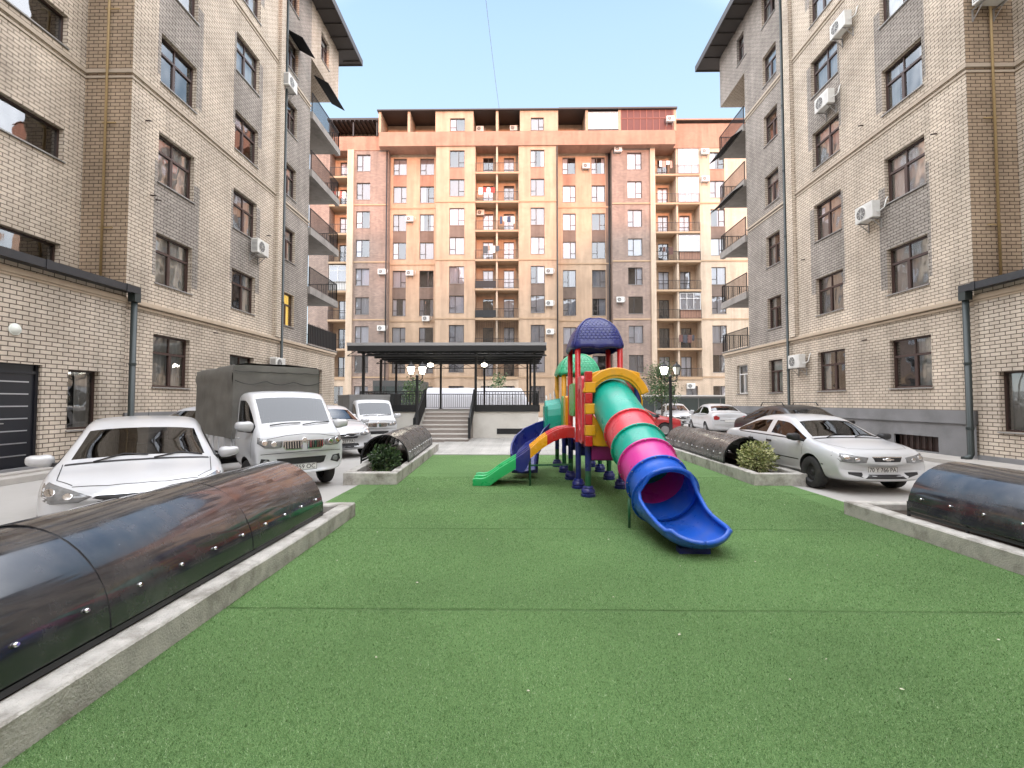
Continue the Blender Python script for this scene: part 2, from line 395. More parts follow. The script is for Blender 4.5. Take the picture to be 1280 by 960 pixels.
# ------------------------------------------------------------------ the two side blocks
def side_block(s):
    """s=-1 block on the left of the yard, s=+1 block on the right"""
    Lf = s < 0
    X = 10.6 if Lf else 12.1
    Z0, Z1, Z2 = (12.5, 23.4, 27.0) if Lf else (12.6, 24.8, 27.8)
    H = 22.2; side = 'left' if Lf else 'right'
    nd = V((-s, 0, 0)); rz = R(90) if Lf else R(-90)
    off = V((s * X, 20, 0))
    root = thing('apartment_block', 'beige brick apartment block with grey panels and a lit yellow window, behind the covered truck' if Lf else
                 'beige brick apartment block with a grey plinth, behind the white saloon with black wheels', 'building', off)
    cols = [(13.5, 15.03), (17.15, 18.7), (20.95, 22.0)] if Lf else [(13.95, 15.5), (17.6, 19.2), (21.75, 22.95)]
    fl = [(2.03, 3.58)] + [(5.08 + 3.0 * k, 6.58 + 3.0 * k) for k in range(6)]
    pil = (20.12, 20.5) if Lf else (20.45, 20.9)
    w = MB(); holes = []; wins = []
    for ci, (a, b) in enumerate(cols):
        for fi, (c, d) in enumerate(fl):
            if Lf and ci == 2 and fi == 0: c, d = 2.3, 3.3
            if Lf and ci == 1 and fi == 0: c, d = 2.05, 3.35
            holes.append((a, b, c, d)); wins.append((a, b, c, d, ci, fi))
    regs = []
    for ci, (a, b) in enumerate(cols[:2]):
        for k in (0, 1, 2):
            e = .28
            regs.append((a - .12, b + e, fl[1 + 2*k][0] + (.9 if ci else .2), fl[2 + 2*k][1] - (.1 if ci else .9), 1))
    g0 = pil[1] + .1
    regs.append((g0, Z1 + .01, 4.4, H, 1))
    if not Lf: holes += [(13.76, 15.36, .14, .58)]
    facade(w, (s * X, 0, 0), (0, 1, 0), nd, Z0, Z1, 0, H, holes, regs, 0)
    # far end: ground floor and top floor solid, loggias between
    gh = [(24.3, 25.3, 2.0, 3.3)] if Lf else [(25.05, 26.25, 2.03, 3.58)]
    th = [(24.55, 25.6, fl[6][0], fl[6][1])]
    facade(w, (s * X, 0, 0), (0, 1, 0), nd, Z1, Z2, 0, 4.3, gh)
    facade(w, (s * X, 0, 0), (0, 1, 0), nd, Z1, Z2, 19.2, H, th, [], 0 if Lf else 1)
    for h4 in gh + th: wins.append((*h4, 3, 0))
    # loggia back walls, far end wall, yard-side return, rear
    D = 1.9
    lh = []
    for k in range(5): lh += [(Z1 + .5, Z1 + 1.4, 4.75 + 3 * k, 6.8 + 3 * k)]
    facade(w, (s * (X + D), 0, 0), (0, 1, 0), nd, Z1, Z2, 4.3, 19.2, lh, [], 0)
    w.quad((s * X, Z1, 4.3), (s * (X + D), Z1, 4.3), (s * (X + D), Z1, 19.2), (s * X, Z1, 19.2), 1)
    for za, zb, xa in ((0, 4.3, X), (4.3, 19.2, X + D), (19.2, H, X)):
        w.quad((s * xa, Z2, za), (s * (X + 14), Z2, za), (s * (X + 14), Z2, zb), (s * xa, Z2, zb), 0)
    w.quad((s * X, Z1, 19.2), (s * X, Z2, 19.2), (s * (X + D), Z2, 19.2), (s * (X + D), Z1, 19.2), 0)
    w.quad((s * X, Z1, 4.3), (s * X, Z2, 4.3), (s * (X + D), Z2, 4.3), (s * (X + D), Z1, 4.3), 0)
    X2 = X + 1.3
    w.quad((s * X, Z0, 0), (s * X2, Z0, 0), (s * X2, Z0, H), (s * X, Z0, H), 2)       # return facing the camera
    sh = []
    for k in range(6): sh.append((9.55, 11.95, 4.82 + 3.05 * k, 5.68 + 3.05 * k)) if Lf else sh.append((8.9, 11.2, 4.82 + 3.05 * k, 5.68 + 3.05 * k))
    facade(w, (s * X2, 0, 0), (0, 1, 0), nd, -14, Z0, 0, H, sh, [], 0)
    w.quad((s * (X + 14), -14, 0), (s * (X + 14), Z2, 0), (s * (X + 14), Z2, H), (s * (X + 14), -14, H), 0)
    w.quad((s * X2, -14, 0), (s * (X + 14), -14, 0), (s * (X + 14), -14, H), (s * X2, -14, H), 0)
    w.build('wall', [M['cream'], M['grey'], M['tan']], root, off)
    # windows
    pool = ['full', 'full', 'full', 'full', 'right', 'left', 'both', 'full', None]
    for a, b, c, d, ci, fi in wins:
        st = 'side' if (b - a) > 1.15 and ci < 3 else 'narrow' if not Lf and d < 4 else 'side'
        cur = rnd.choice(pool); lab = None
        if fi == 0 and ci == 0: cur = 'full' if Lf else 'right'
        if Lf and ci == 2 and fi == 1: cur = 'lit'; lab = 'window glowing yellow from inside'
        window(root, off, (s * X, (a + b) / 2, c), rz, round(b - a, 3), round(d - c, 3), st, cur, rnd.random() < .5, label=lab)
    for k, (a, b, c, d) in enumerate(sh[:6]):
        window(root, off, (s * X2, (a + b) / 2, c), rz, round(b - a, 3), round(d - c, 3), 'stair', None)
    for a, b, c, d in lh:
        window(root, off, (s * (X + D), (a + b) / 2, c), rz, round(b - a, 3), round(d - c, 3), 'door', rnd.choice(['full', None]), name='balcony_door')
    # ledges
    def run(mb, z, h, p, m=0):
        xa = X - p
        mb.box(min(s * xa, s * (X + .02)), max(s * xa, s * (X + .02)), Z0 - p, Z1 if z > 5 else Z2, z, z + h, m)
        if z > 5:
            mb.box(min(s * (X + .02), s * X2), max(s * (X + .02), s * X2), Z0 - p, Z0 + .02, z, z + h, m)
            mb.box(min(s * (X2 - p), s * (X2 + .02)), max(s * (X2 - p), s * (X2 + .02)), -14, Z0 - p, z, z + h, m)
    for z in (10.62, 16.62):
        l = MB(); run(l, z, .10, .05); run(l, z - .14, .06, .03); l.build('ledge', [M['band']], root, off)
    l = MB(); run(l, 4.27, .13, .12); run(l, 4.17, .08, .06); l.build('cornice', [M['plaster']], root, off, bevel=.02)
    l = MB(); a, b = pil; l.box(min(s * X, s * (X - .16)), max(s * X, s * (X - .16)), a, b, 4.42, H); l.build('pilaster', [M['cream']], root, off)
    # down pipe by the pilaster
    l = MB(); py = pil[1] + .16; px = s * (X - .13)
    l.tube([(px, py, H - .2), (px, py, .25), (px - s * .12, py, .12)], .06, 10)
    for z in (3, 6, 9, 12, 15, 18): l.lathe([(.075, -.03), (.075, .03)], 10, (px, py, z))
    l.build('downpipe', [M['pipe_green']], root, off)
    # gas pipe in the recess
    l = MB(); gx = s * (X + .62); gy = Z0 - .1
    l.tube([(gx, gy, 4.6), (gx, gy, H)], .03, 8)
    for z in (6.3, 9.2, 12.4, 15.4, 18.4): l.bar((gx - .25 * s, gy + .04, z), (gx + .12 * s, gy + .04, z), .03, .03)
    l.build('gas_pipe', [M['gas']], root, off)
    # balconies
    for k in range(5):
        z = 4.3 + 3 * k
        l = MB(); xa, xb = s * (X - .12), s * (X + D)
        if k: l.box(min(xa, xb), max(xa, xb), Z1 + .004, Z2 + .1, z - .16, z + .1)
        else: l.box(min(xa, xb), max(xa, xb), Z1 + .004, Z2 + .1, z + .14, z + .2)
        if k: l.box(min(xa, s * (X + .12)), max(xa, s * (X + .12)), Z1 + .004, Z2 + .1, z - .26, z - .16)
        l.build('balcony_slab', [M['slab']], root, off)
        l = MB(); zz = z + (.1 if k else .2); fx = s * (X - .05)
        if k == 0 and Lf:
            l.box(min(fx, fx + s * .03), max(fx, fx + s * .03), Z1 + .05, Z2, zz + .05, zz + 1.0)
            for i in range(18): l.box(min(fx - s * .02, fx), max(fx - s * .02, fx), Z1 + .1 + i * .2, Z1 + .13 + i * .2, zz + .02, zz + 1.05)
        else:
            railing_mb(l, (fx, Z1 + .05, zz), (fx, Z2 + .04, zz), 1.0, .11, .011)
        railing_mb(l, (fx, Z2 + .04, zz), (s * (X + D - .05), Z2 + .04, zz), 1.0, .12, .011)
        l.build('balcony_railing', [M['dark_metal']], root, off)
    # eaves and hipped roof
    l = MB(); e = 1.05
    xa, xb = s * (X - e), s * (X + 15)
    l.box(min(xa, xb), max(xa, xb), -15, Z2 + 1.0, H, H + .16, 1)
    l.box(min(xa - s * .02, xa + s * .06), max(xa - s * .02, xa + s * .06), -15, Z2 + 1.06, H - .06, H + .30, 0)
    l.box(min(xa, xb), max(xa, xb), Z2 + 1.0, Z2 + 1.06, H - .06, H + .30, 0)
    for i in range(28):
        y = 2 + i * .95
        if y < Z2 + .9: l.box(min(xa, s * X), max(xa, s * X), y, y + .06, H - .07, H - .004, 1)
    ys, ye, xm = -15, Z2 + 1.0, s * (X + 7)
    b0 = [(xa, ys, H + .28), (xb, ys, H + .28), (xb, ye, H + .28), (xa, ye, H + .28)]; r0 = [(xm, ys + 6, H + 2.6), (xm, ye - 6, H + 2.6)]
    l.add(b0 + r0, [(0, 1, 4), (1, 2, 5, 4), (2, 3, 5), (3, 0, 4, 5)], 0)
    l.build('roof', [M['roof'], M['soffit']], root, off)
    # plinth
    l = MB(); p = .06
    if Lf: l.box(s * (X - p) if s > 0 else s * X - 0, s * X if s > 0 else s * (X - p), Z0 + .02, Z2, 0, 1.3)
    else:
        facade(l, (s * (X - .05), 0, 0), (0, 1, 0), nd, Z0 + .02, Z2, 0, 1.0, [(13.76, 15.36, .14, .58)], rev=.2)
        l.box(s * (X - .10), s * X, Z0 + .02, Z2, 1.0, 1.36)
    l.build('plinth', [M['plinth']], root, off)
    if not Lf:
        l = MB(); l.box(X + .12, X + .16, 13.7, 15.4, .1, .62)
        for i in range(7): l.box(X + .07, X + .10, 13.9 + i * .22, 13.93 + i * .22, .14, .58)
        l.build('basement_grating', [M['dark_frame']], root, off)
    if Lf:        # folding sheet-metal awnings over two top windows
        for yc, z, wd in ((21.5, fl[5][1] + .05, 1.3), (24.9, 18.5, 2.3)):
            l = MB(); xw = s * X
            l.add([(xw, yc - wd/2, z + .05), (xw, yc + wd/2, z + .05), (xw - s * .75, yc + wd/2, z - .38), (xw - s * .75, yc - wd/2, z - .38),
                   (xw, yc - wd/2, z), (xw, yc + wd/2, z), (xw - s * .75, yc + wd/2, z - .42), (xw - s * .75, yc - wd/2, z - .42)],
                  [(0, 1, 2, 3), (4, 5, 6, 7), (0, 3, 7, 4), (1, 2, 6, 5), (2, 3, 7, 6)])
            l.build('awning', [M['awning']], root, off)
    else:
        for k, z in ((3, 16.2), (2, 13.2)):
            l = MB(); xw = s * X
            l.add([(xw, Z1 + .1, z + .05), (xw, Z2, z + .05), (xw - .7, Z2, z - .42), (xw - .7, Z1 + .1, z - .42),
                   (xw, Z1 + .1, z), (xw, Z2, z), (xw - .7, Z2, z - .46), (xw - .7, Z1 + .1, z - .46)],
                  [(0, 1, 2, 3), (4, 5, 6, 7), (0, 3, 7, 4), (1, 2, 6, 5), (2, 3, 7, 6)])
            l.build('awning', [M['awning']], root, off)
    # small drain spouts and anchors that stick out of the brickwork
    l = MB()
    for (y, z) in ((13.0, 9.6), (13.25, 7.55), (13.45, 7.5), (19.5, 8.6), (16.2, 4.0)) if Lf else ((13.55, 9.35), (16.4, 11.3), (16.5, 3.75), (19.9, 7.6)):
        l.tube([(s * X, y, z), (s * (X - .16), y, z - .02)], .022, 8)
    l.build('spout', [M['dark_frame']], root, off)

    # ---- one-storey annex in front
    AX = X - .15; A1 = Z0 - .15; AH = 4.55
    off2 = V((s * AX, 6, 0))
    an = thing('annex', 'one-storey pale brick annex with black panelled door and round wall lamp' if Lf else 'one-storey pale brick annex with a large brown-framed picture window',
               'building', off2)
    w = MB(); ah = [(9.2, 10.2, .14, 2.4), (10.8, 11.63, .94, 2.35)] if Lf else [(10.55, 11.9, .86, 2.34)]
    facade(w, (s * AX, 0, 0), (0, 1, 0), nd, -14, A1, 0, AH, ah, rev=.14)
    w.quad((s * AX, A1, 0), (s * X2, A1, 0), (s * X2, A1, AH), (s * AX, A1, AH), 0)
    w.quad((s * AX, -14, AH), (s * AX, A1, AH), (s * X2, A1, AH), (s * X2, -14, AH), 1)
    w.build('wall', [M['annex'], M['roof']], an, off2)
    l = MB()
    bx = lambda a, b, c, d, e, f, m=0: l.box(min(s * a, s * b), max(s * a, s * b), c, d, e, f, m)
    bx(AX - .06, AX + .0, -14, A1 + .02, AH - .30, AH - .18); bx(AX - .03, AX, -14, A1 + .02, AH - .36, AH - .30)
    l.build('cornice', [M['plaster']], an, off2, bevel=.015)
    l = MB()
    bx(AX - .26, AX - .04, -14, A1 + .16, AH - .06, AH + .12); bx(AX - .04, AX + .5, -14, A1 + .05, AH + .02, AH + .06)
    for i in range(14): bx(AX - .275, AX - .255, A1 - .3 - i * 2.1, A1 - .2 - i * 2.1, AH - .08, AH + .13)
    l.build('gutter', [M['gutter']], an, off2)
    l = MB(); px = s * (AX - .15); py = A1 + .08
    l.tube([(px, py, AH + .1), (px, py, .22), (px - s * .05, py, .14), (px - s * .2, py, .10)], .075, 12)
    for z in (.9, 2.6): l.lathe([(.088, -.03), (.088, .03)], 12, (px, py, z))
    l.box(min(px - .1, px + .1), max(px - .1, px + .1), py - .1, py + .1, AH - .28, AH - .05)
    l.build('downpipe', [M['pipe_green']], an, off2)
    l = MB(); bx(AX - .05, AX, -14, A1, 0, .22); l.build('plinth', [M['plinth']], an, off2)
    if Lf:
        d = MB(); dx = s * (AX + .11)
        d.box(min(dx, dx - .05), max(dx, dx - .05), 9.2, 10.2, .14, 2.4, 0)
        for k in range(7): d.box(dx, dx + .012, 9.35, 10.02, .45 + k * .26, .475 + k * .26, 1)
        d.box(dx, dx + .03, 9.2, 9.26, .14, 2.4, 0); d.box(dx, dx + .03, 10.14, 10.2, .14, 2.4, 0); d.box(dx, dx + .03, 9.26, 10.14, 2.2, 2.26, 0)
        do = d.build('door', [pm('black door', (.012, .013, .018), .35, var=.15), pm('silver strip', (.5, .5, .52), .3, metal=.8)], an, off2)
        h = MB(); h.tube([(dx, 9.36, 1.15), (dx + .06, 9.36, 1.15), (dx + .06, 9.5, 1.15)], .012, 8); h.build('handle', [M['sill']], do)
        for v in do.children[0].data.vertices: v.co -= off2
        st = MB(); bx2 = (s * (AX - .0)); st.box(bx2, bx2 + .35, 9.1, 10.3, .1, .16); st.build('door_step', [M['concrete']], an, off2)
        window(an, off2, (s * AX, 11.215, .94), rz, .83, 1.41, 'dark', 'right')
        lm = MB(); lm.lathe([(.001, .07), (.07, .06), (.11, .02), (.115, 0)], 18, (0, 0, 0), 'x', 0); lm.lathe([(.125, 0), (.125, .02), (.11, .02)], 18, (0, 0, 0), 'x', 0)
        o = lm.build('lamp_globe', [pm('opal lamp', (.75, .78, .72), .3)], an); o.location = V((s * AX, 9.6, 3.1)) - off2
    else:
        window(an, off2, (s * AX, 11.225, .86), rz, 1.35, 1.48, 'dark', 'left')
    return root
side_block(-1); side_block(1)
acs = [(-10.6, 18.55, 7.75, 90, 'white air conditioner under the third-floor window of the left block, beige brick'),
       (-10.6, 20.75, 16.0, 90, 'weathered white air conditioner highest on the left block, beside the downpipe'),
       (-10.6, 20.1, 3.2, 90, 'white air conditioner just above the canvas of the covered truck'),
       (12.1, 15.95, 8.0, -90, 'white air conditioner under the widest fourth-row window of the right block'),
       (12.1, 18.0, 13.2, -90, 'white air conditioner between two windows on a grey brick panel, right block'),
       (12.1, 17.0, 15.4, -90, 'white air conditioner highest on the flat front of the right block'),
       (12.1, 20.2, 3.3, -90, 'white air conditioner beside the dark downpipe, low above the parked dark car'),
       (12.6, 12.6, 12.5, 0, 'white air conditioner topmost in the tan recess beside the yellow gas pipe')]
for x, y, z, sg, lab in acs: air_con((x, y, z), R(sg), lab)
# ------------------------------------------------------------------ the tall block across the yard
def far_block():
    off = V((0, 52, 0)); nd = V((0, -1, 0)); ud = V((1, 0, 0))
    root = thing('apartment_tower', 'tall ten-storey yellow brick apartment block with stacked balconies closing the yard', 'building', off)
    FC = lambda n: 8.55 + 3.04 * (n - 3)
    WH = 1.8
    mats = [M['far_cream'], M['far_pilaster'], M['far_mauve'], M['far_red'], M['far_panel']]
    w = MB(); wins = []
    YF, YM, YR = 48.0, 48.7, 49.6
    TOP = 28.1
    curs = ['full'] * 8 + ['both', 'left', 'right', None, 'right']
    def sec(u0, u1, y, m, wcols, panels=True, lo=1, pm_=4, mid=True):
        holes = []; regs = []
        for a, b in wcols:
            for n in range(lo, 10):
                c = FC(n) - WH / 2; d = c + WH
                if n == 1: c, d = 1.5, 3.2
                holes.append((a, b, c, d)); wins.append((a, b, c, d, y))
            if panels:
                for n in (2, 4, 6, 8):
                    regs.append((a, b, FC(n) + WH / 2, FC(n + 1) - WH / 2, pm_ if n < 7 else (3 if m != 2 else 3)))
        facade(w, (0, y, 0), ud, nd, u0, u1, 0, TOP, holes, regs, m, .18)
    sec(-17.3, -13.7, YM, 2, [(-17.05, -15.6)], False)
    sec(-13.7, -8.55, YR, 0, [(-13.4, -11.97), (-10.53, -9.02)])
    sec(-8.55, -4.45, YF, 0, [(-7.13, -5.57)])
    sec(0.02, 4.1, YF, 0, [(1.26, 2.7)])
    sec(4.1, 9.8, YR, 0, [(4.72, 6.1), (7.8, 9.24)])
    sec(9.8, 13.75, YM, 2, [(11.4, 12.9)], False)
    sec(18.9, 30, YM, 1, [(20.0, 21.5), (24, 25.5)])
    # grey strip in the right recess
    w.quad((9.3, YR - .04, 0), (9.79, YR - .04, 0), (9.79, YR - .04, TOP), (9.3, YR - .04, TOP), 4)
    # side returns of the recesses
    for x, ya, yb, m in ((-17.3, YM, 51, 1), (-13.7, YM, YR, 2), (-8.55, YF, YR, 0), (-4.45, YF, 49.8, 0), (.02, YF, 49.8, 0), (4.1, YF, YR, 0), (9.8, YM, YR, 2), (13.75, YM, 49, 2), (18.9, YM, 50.5, 1)):
        w.quad((x, ya, 0), (x, yb, 0), (x, yb, TOP), (x, ya, TOP), m)
    # pilasters
    for a, b, y, m in ((-17.95, -17.3, YM - .25, 1), (13.75, 14.25, YM - .2, 1), (-22, -19.9, YM, 2)):
        w.box(a, b, y, 51, 0, TOP, m)
    # red band under the top storey, ground storey band
    for a, b, y, m in ((-14.5, 16.2, YF - .14, 3), (-22, -14.5, YM - .06, 3), (16.2, 30, YM - .06, 3)):
        zt = 30.7 if a > 16 else 29.6
        facade(w, (0, y, 0), ud, nd, a, b, TOP, zt, [], [], m)
        w.quad((a, y, TOP), (b, y, TOP), (b, 52, TOP), (a, 52, TOP), m); w.quad((a, y, zt), (b, y, zt), (b, 56, zt), (a, 56, zt), 4)
        w.quad((a, y, TOP), (a, 52, TOP), (a, 52, 29.6), (a, y, 29.6), m); w.quad((b, y, TOP), (b, 52, TOP), (b, 52, 29.6), (b, y, 29.6), m)
    # body behind, so that light does not leak through
    w.quad((-22, 52.6, 0), (30, 52.6, 0), (30, 52.6, 29.6), (-22, 52.6, 29.6), 2)
    w.quad((-22, 51, 0), (-22, 64, 0), (-22, 64, 29.6), (-22, 51, 29.6), 2); w.quad((30, 48.7, 0), (30, 64, 0), (30, 64, 29.6), (30, 48.7, 29.6), 2)
    w.quad((-22, 64, 0), (30, 64, 0), (30, 64, 29.6), (-22, 64, 29.6), 2); w.quad((-22, 50, 29.58), (30, 50, 29.58), (30, 64, 29.58), (-22, 64, 29.58), 4)
    # top storey
    T0, T1 = 29.6, 31.85
    th = [(-7.1, -5.55, 29.75, 31.1), (1.3, 2.65, 29.75, 31.1)]
    facade(w, (0, YF, 0), ud, nd, -8.5, -4.8, T0, T1, [th[0]], [], 0, .18); facade(w, (0, YF, 0), ud, nd, .3, 4.0, T0, T1, [th[1]], [], 0, .18)
    for a, b, c, d in th: wins.append((a, b, c, d, YF))
    for x in (-14.45, -11.4, -8.5, -4.8, -2.2, .3, 4.0, 7.1, 10.5, 16.2):
        w.box(x - .13, x + .13, YF + .004, 50.6, T0, T1, 0)
    w.quad((-14.5, 50.6, T0), (16.3, 50.6, T0), (16.3, 50.6, T1), (-14.5, 50.6, T1), 0)
    w.quad((-20, 51, T0), (-14.5, 51, T0), (-14.5, 51, 31.2), (-20, 51, 31.2), 0)
    w.quad((-20, 48.7, T0), (-20, 51, T0), (-20, 51, 31.2), (-20, 48.7, 31.2), 0)
    # balcony bays: back wall, sides, partitions
    bays = [(-19.9, -17.95, YM, 1), (-4.45, .02, YF, 2), (14.25, 18.9, YM, 2)]
    doors = []
    for u0, u1, y, nb in bays:
        holes = []
        for n in range(1, 10):
            for k in range(nb):
                cw = (u1 - u0) / nb; cx = u0 + cw * (k + .5) + (.12 if k == 0 else .1)
                h = (cx - .55, cx + .55, FC(n) - 1.35, FC(n) + .85)
                if n == 1: h = (cx - .6, cx + .6, 1.4, 3.2)
                holes.append(h); doors.append((*h, y + 1.5))
        facade(w, (0, y + 1.5, 0), ud, nd, u0, u1, 0, TOP, holes, [], 0, .12)
        facade(w, (0, y, 0), ud, nd, u0, u1, 0, 3.9, [h for h in holes if h[2] < 2], [], 1, .2)
        if nb == 2:
            cx = (u0 + u1) / 2; w.box(cx - .09, cx + .09, y + .05, y + 1.5, 4, TOP, 1)
    w.build('wall', mats, root, off)
    for a, b, c, d, y in wins:
        window(root, off, ((a + b) / 2, y, c), 0, round(b - a, 2), round(d - c, 2), 'far', rnd.choice(curs), rnd.random() < .5)
    dr = [d for d in doors if d[2] > 2]
    for a, b, c, d, y in dr:
        window(root, off, ((a + b) / 2, y, c), 0, 1.1, round(d - c, 2), 'door', rnd.choice(['full', 'full', None]), name='balcony_door')
    for a, b, c, d, y in [d for d in doors if d[2] < 2]:
        window(root, off, ((a + b) / 2, y - 1.5, c), 0, 1.2, round(d - c, 2), 'far', rnd.choice(curs))
    # slabs and railings
    dense = {('E', 5): 1, ('E', 4): 1}
    for bi, (u0, u1, y, nb) in enumerate(bays):
        for n in range(2, 10):
            z = FC(n) - 1.52
            l = MB(); l.box(u0 + .004, u1 - .004, y - .12, y + 1.5, z - .12, z + .08); l.build('balcony_slab', [M['far_band']], root, off)
            l = MB(); railing_mb(l, (u0 + .03, y - .06, z + .08), (u1 - .03, y - .06, z + .08), .95, .16, .010, top=.022)
            if bi == 1 and n in (4, 5): l.box(u0 + .05, (u0 + u1) / 2 - .1, y - .04, y - .02, z + .15, z + .9)
            if bi == 1 and n == 3:
                for i in range(24): l.box(u0 + .1 + i * .18, u0 + .12 + i * .18, y - .06, y - .04, z + .1, z + 2.8)
            l.build('balcony_railing', [M['dark_metal']], root, off)
    # glazed-in loggias
    gz = [(2, 9, 1), (2, 8, 1), (2, 6, 1), (2, 4, 1), (0, 5, 0)]
    for bi, n, k in gz:
        u0, u1, y, nb = bays[bi]; cw = (u1 - u0) / nb; a = u0 + cw * k + (.15 if k else .08); b = u0 + cw * (k + 1) - .05; z = FC(n) - 1.44
        low = n in (8, 9)
        if not low:
            l = MB(); l.box(a, b, y - .02, y + .05, z, z + .95); l.build('parapet_panel', [M['far_red' ] if n in (4, 6) else M['white_frame']], root, off)
        window(root, off, ((a + b) / 2, y - .12, z + (.02 if low else .95)), 0, round(b - a, 2), 2.75 if low else 1.75, 'glazed', 'full', name='balcony_glazing')
    # horizontal ledges
    for z in (4.05, 10.05, 16.13, 22.2):
        runs = [(-17.3, -13.7, YM), (-13.7, -8.62, YR), (-8.61, -4.45, YF), (.02, 4.16, YF), (4.17, 9.79, YR), (9.8, 13.75, YM), (18.9, 30, YM)]
        if z < 5: runs += [(-19.9, -17.95, YM), (-4.44, .01, YF), (14.25, 18.9, YM)]
        for a, b, y in runs:
            l = MB(); l.box(a, b, y - .07, y + .02, z, z + .14); l.build('ledge', [M['far_band']], root, off)
    # top-storey glazing
    window(root, off, (8.8, YF - .1, 29.75), 0, 3.1, 1.9, 'glazed', 'full', name='balcony_glazing')
    l = MB(); l.box(10.62, 16.08, YF + .02, YF + .08, 29.62, 31.85)
    for i in range(9): l.box(10.62 + i * .66, 10.67 + i * .66, YF - .02, YF + .02, 29.62, 31.85, 1)
    l.box(10.62, 16.08, YF - .02, YF + .02, 30.9, 30.96, 1)
    l.build('rust_red_screen', [pm('rust red sheet', (.11, .03, .025), .6, var=.2), pm('rust red ribs', (.28, .10, .07), .6)], root, off)
    # roofs
    l = MB(); l.box(-14.7, 4.2, YF - .22, 52, T1, T1 + .12); l.box(4.2, 16.4, YF - .22, 52, T1, T1 + .16)
    l.box(-20.1, -14.7, YM - .4, 52, 31.2, 31.4)
    for i in range(12): l.box(-20.05 + i * .47, -19.98 + i * .47, YM - .38, 51, 31.06, 31.2)
    for x in (-19.9, -17.4, -14.9): l.box(x - .06, x + .06, YM - .2, YM - .08, 29.6, 31.06)
    l.build('roof', [M['roof']], root, off)
    l = MB(); l.add([(16.4, YM - .3, 31.1), (30, YM - .3, 31.1), (30, 52, 31.9), (16.4, 52, 31.9), (16.4, YM - .3, 30.95), (30, YM - .3, 30.95), (30, 52, 30.72), (16.4, 52, 30.72)],
                    [(0, 1, 2, 3), (0, 1, 5, 4), (0, 3, 7, 4), (1, 2, 6, 5)])
    l.build('roof', [M['far_red']], root, off)
    for x, y in ((-13.83, YM - .1), (9.62, YR - .15), (4.0, YF - .1)):
        l = MB(); l.tube([(x, y, 28.0), (x, y, .2)], .07, 8); l.build('downpipe', [M['dark_metal']], root, off)
    # antennas
    l = MB()
    for x in (-3.2, -1.0, 5.5, 8.4, -7.5): l.tube([(x, 51, 31.9), (x, 51, 32.6)], .02, 5)
    l.build('antenna', [M['dark_metal']], root, off)
    return root
far_block()
fa = [(-4.1, 48.3 + 1.4, 30.75, 'far air conditioner in the left one of two roof-storey loggias with units'), (-.5, 49.7, 30.8, 'far air conditioner in the right one of two roof-storey loggias with units'),
      (15.6, 47.9, 30.6, 'far air conditioner hanging on the rust-red roof screen'), (10.4, 48.7, 28.5 - .6, 'far air conditioner just under the band, left of the mauve column'),
      (7.2, 49.6, 26.6, 'far air conditioner beside the top window of the right recess'), (19.4, 48.7, 27.6, 'far air conditioner right of the topmost glazed balcony'), (19.4, 48.7, 24.7, 'far air conditioner right of the second glazed balcony from the top'),
      (-11.55, 49.6, 21.0, 'far air conditioner right of a window in the left recess, seventh floor'), (-11.5, 49.6, 15.2, 'far air conditioner in the left recess, fifth floor'),
      (-9.75, 49.6, 10.35, 'far air conditioner under a window of the left recess, at the ledge'), (-14.2, 48.7, 15.1, 'far air conditioner on the mauve strip, upper of two by the downpipe'), (-14.2, 48.7, 9.2, 'far air conditioner on the mauve strip, lower of two by the downpipe'),
      (3.15, 48.0, 14.9, 'far air conditioner right of the centre-right window column, uppermost of three'), (3.15, 48.0, 11.6, 'far air conditioner right of the centre-right window column, middle of three'), (3.2, 48.0, 8.7, 'far air conditioner right of the centre-right window column, lowest of three'),
      (10.5, 48.7, 12.1, 'far air conditioner alone on the right mauve column'), (-4.0, 49.5, 21.6, 'far air conditioner inside the left balcony stack, seventh floor'), (17.6, 48.7, 3.2, 'far air conditioner at street level behind the green tree')]
for x, y, z, lab in fa: air_con((x, y, z), 0, lab, 'air conditioner units on the far block')

# unseen block added behind the camera to throw the morning shade, shows in the panes
def shade_block():
    off = V((10, -48, 0)); root = thing('apartment_block', 'unseen brick block added behind the viewer to shade the lower facades', 'building', off)
    w = MB(); holes = []
    for i in range(16):
        for k in range(9): holes.append((-38 + i * 6, -36.4 + i * 6, 2 + 3.1 * k, 3.7 + 3.1 * k))
    facade(w, (0, -40, 0), (1, 0, 0), (0, 1, 0), -42, 60, 0, BACK_H, holes, [], 0, .2)
    w.quad((-42, -40, BACK_H), (60, -40, BACK_H), (60, -54, BACK_H), (-42, -54, BACK_H), 1)
    w.quad((-42, -54, 0), (60, -54, 0), (60, -54, BACK_H), (-42, -54, BACK_H), 0)
    w.quad((-42, -54, 0), (-42, -40, 0), (-42, -40, BACK_H), (-42, -54, BACK_H), 0); w.quad((60, -54, 0), (60, -40, 0), (60, -40, BACK_H), (60, -54, BACK_H), 0)
    w.quad((-42, -40.6, 0), (60, -40.6, 0), (60, -40.6, BACK_H - .1), (-42, -40.6, BACK_H - .1), 1)
    w.build('wall', [M['far_cream'], M['interior']], root, off)
BACK_H = 31.5
shade_block()

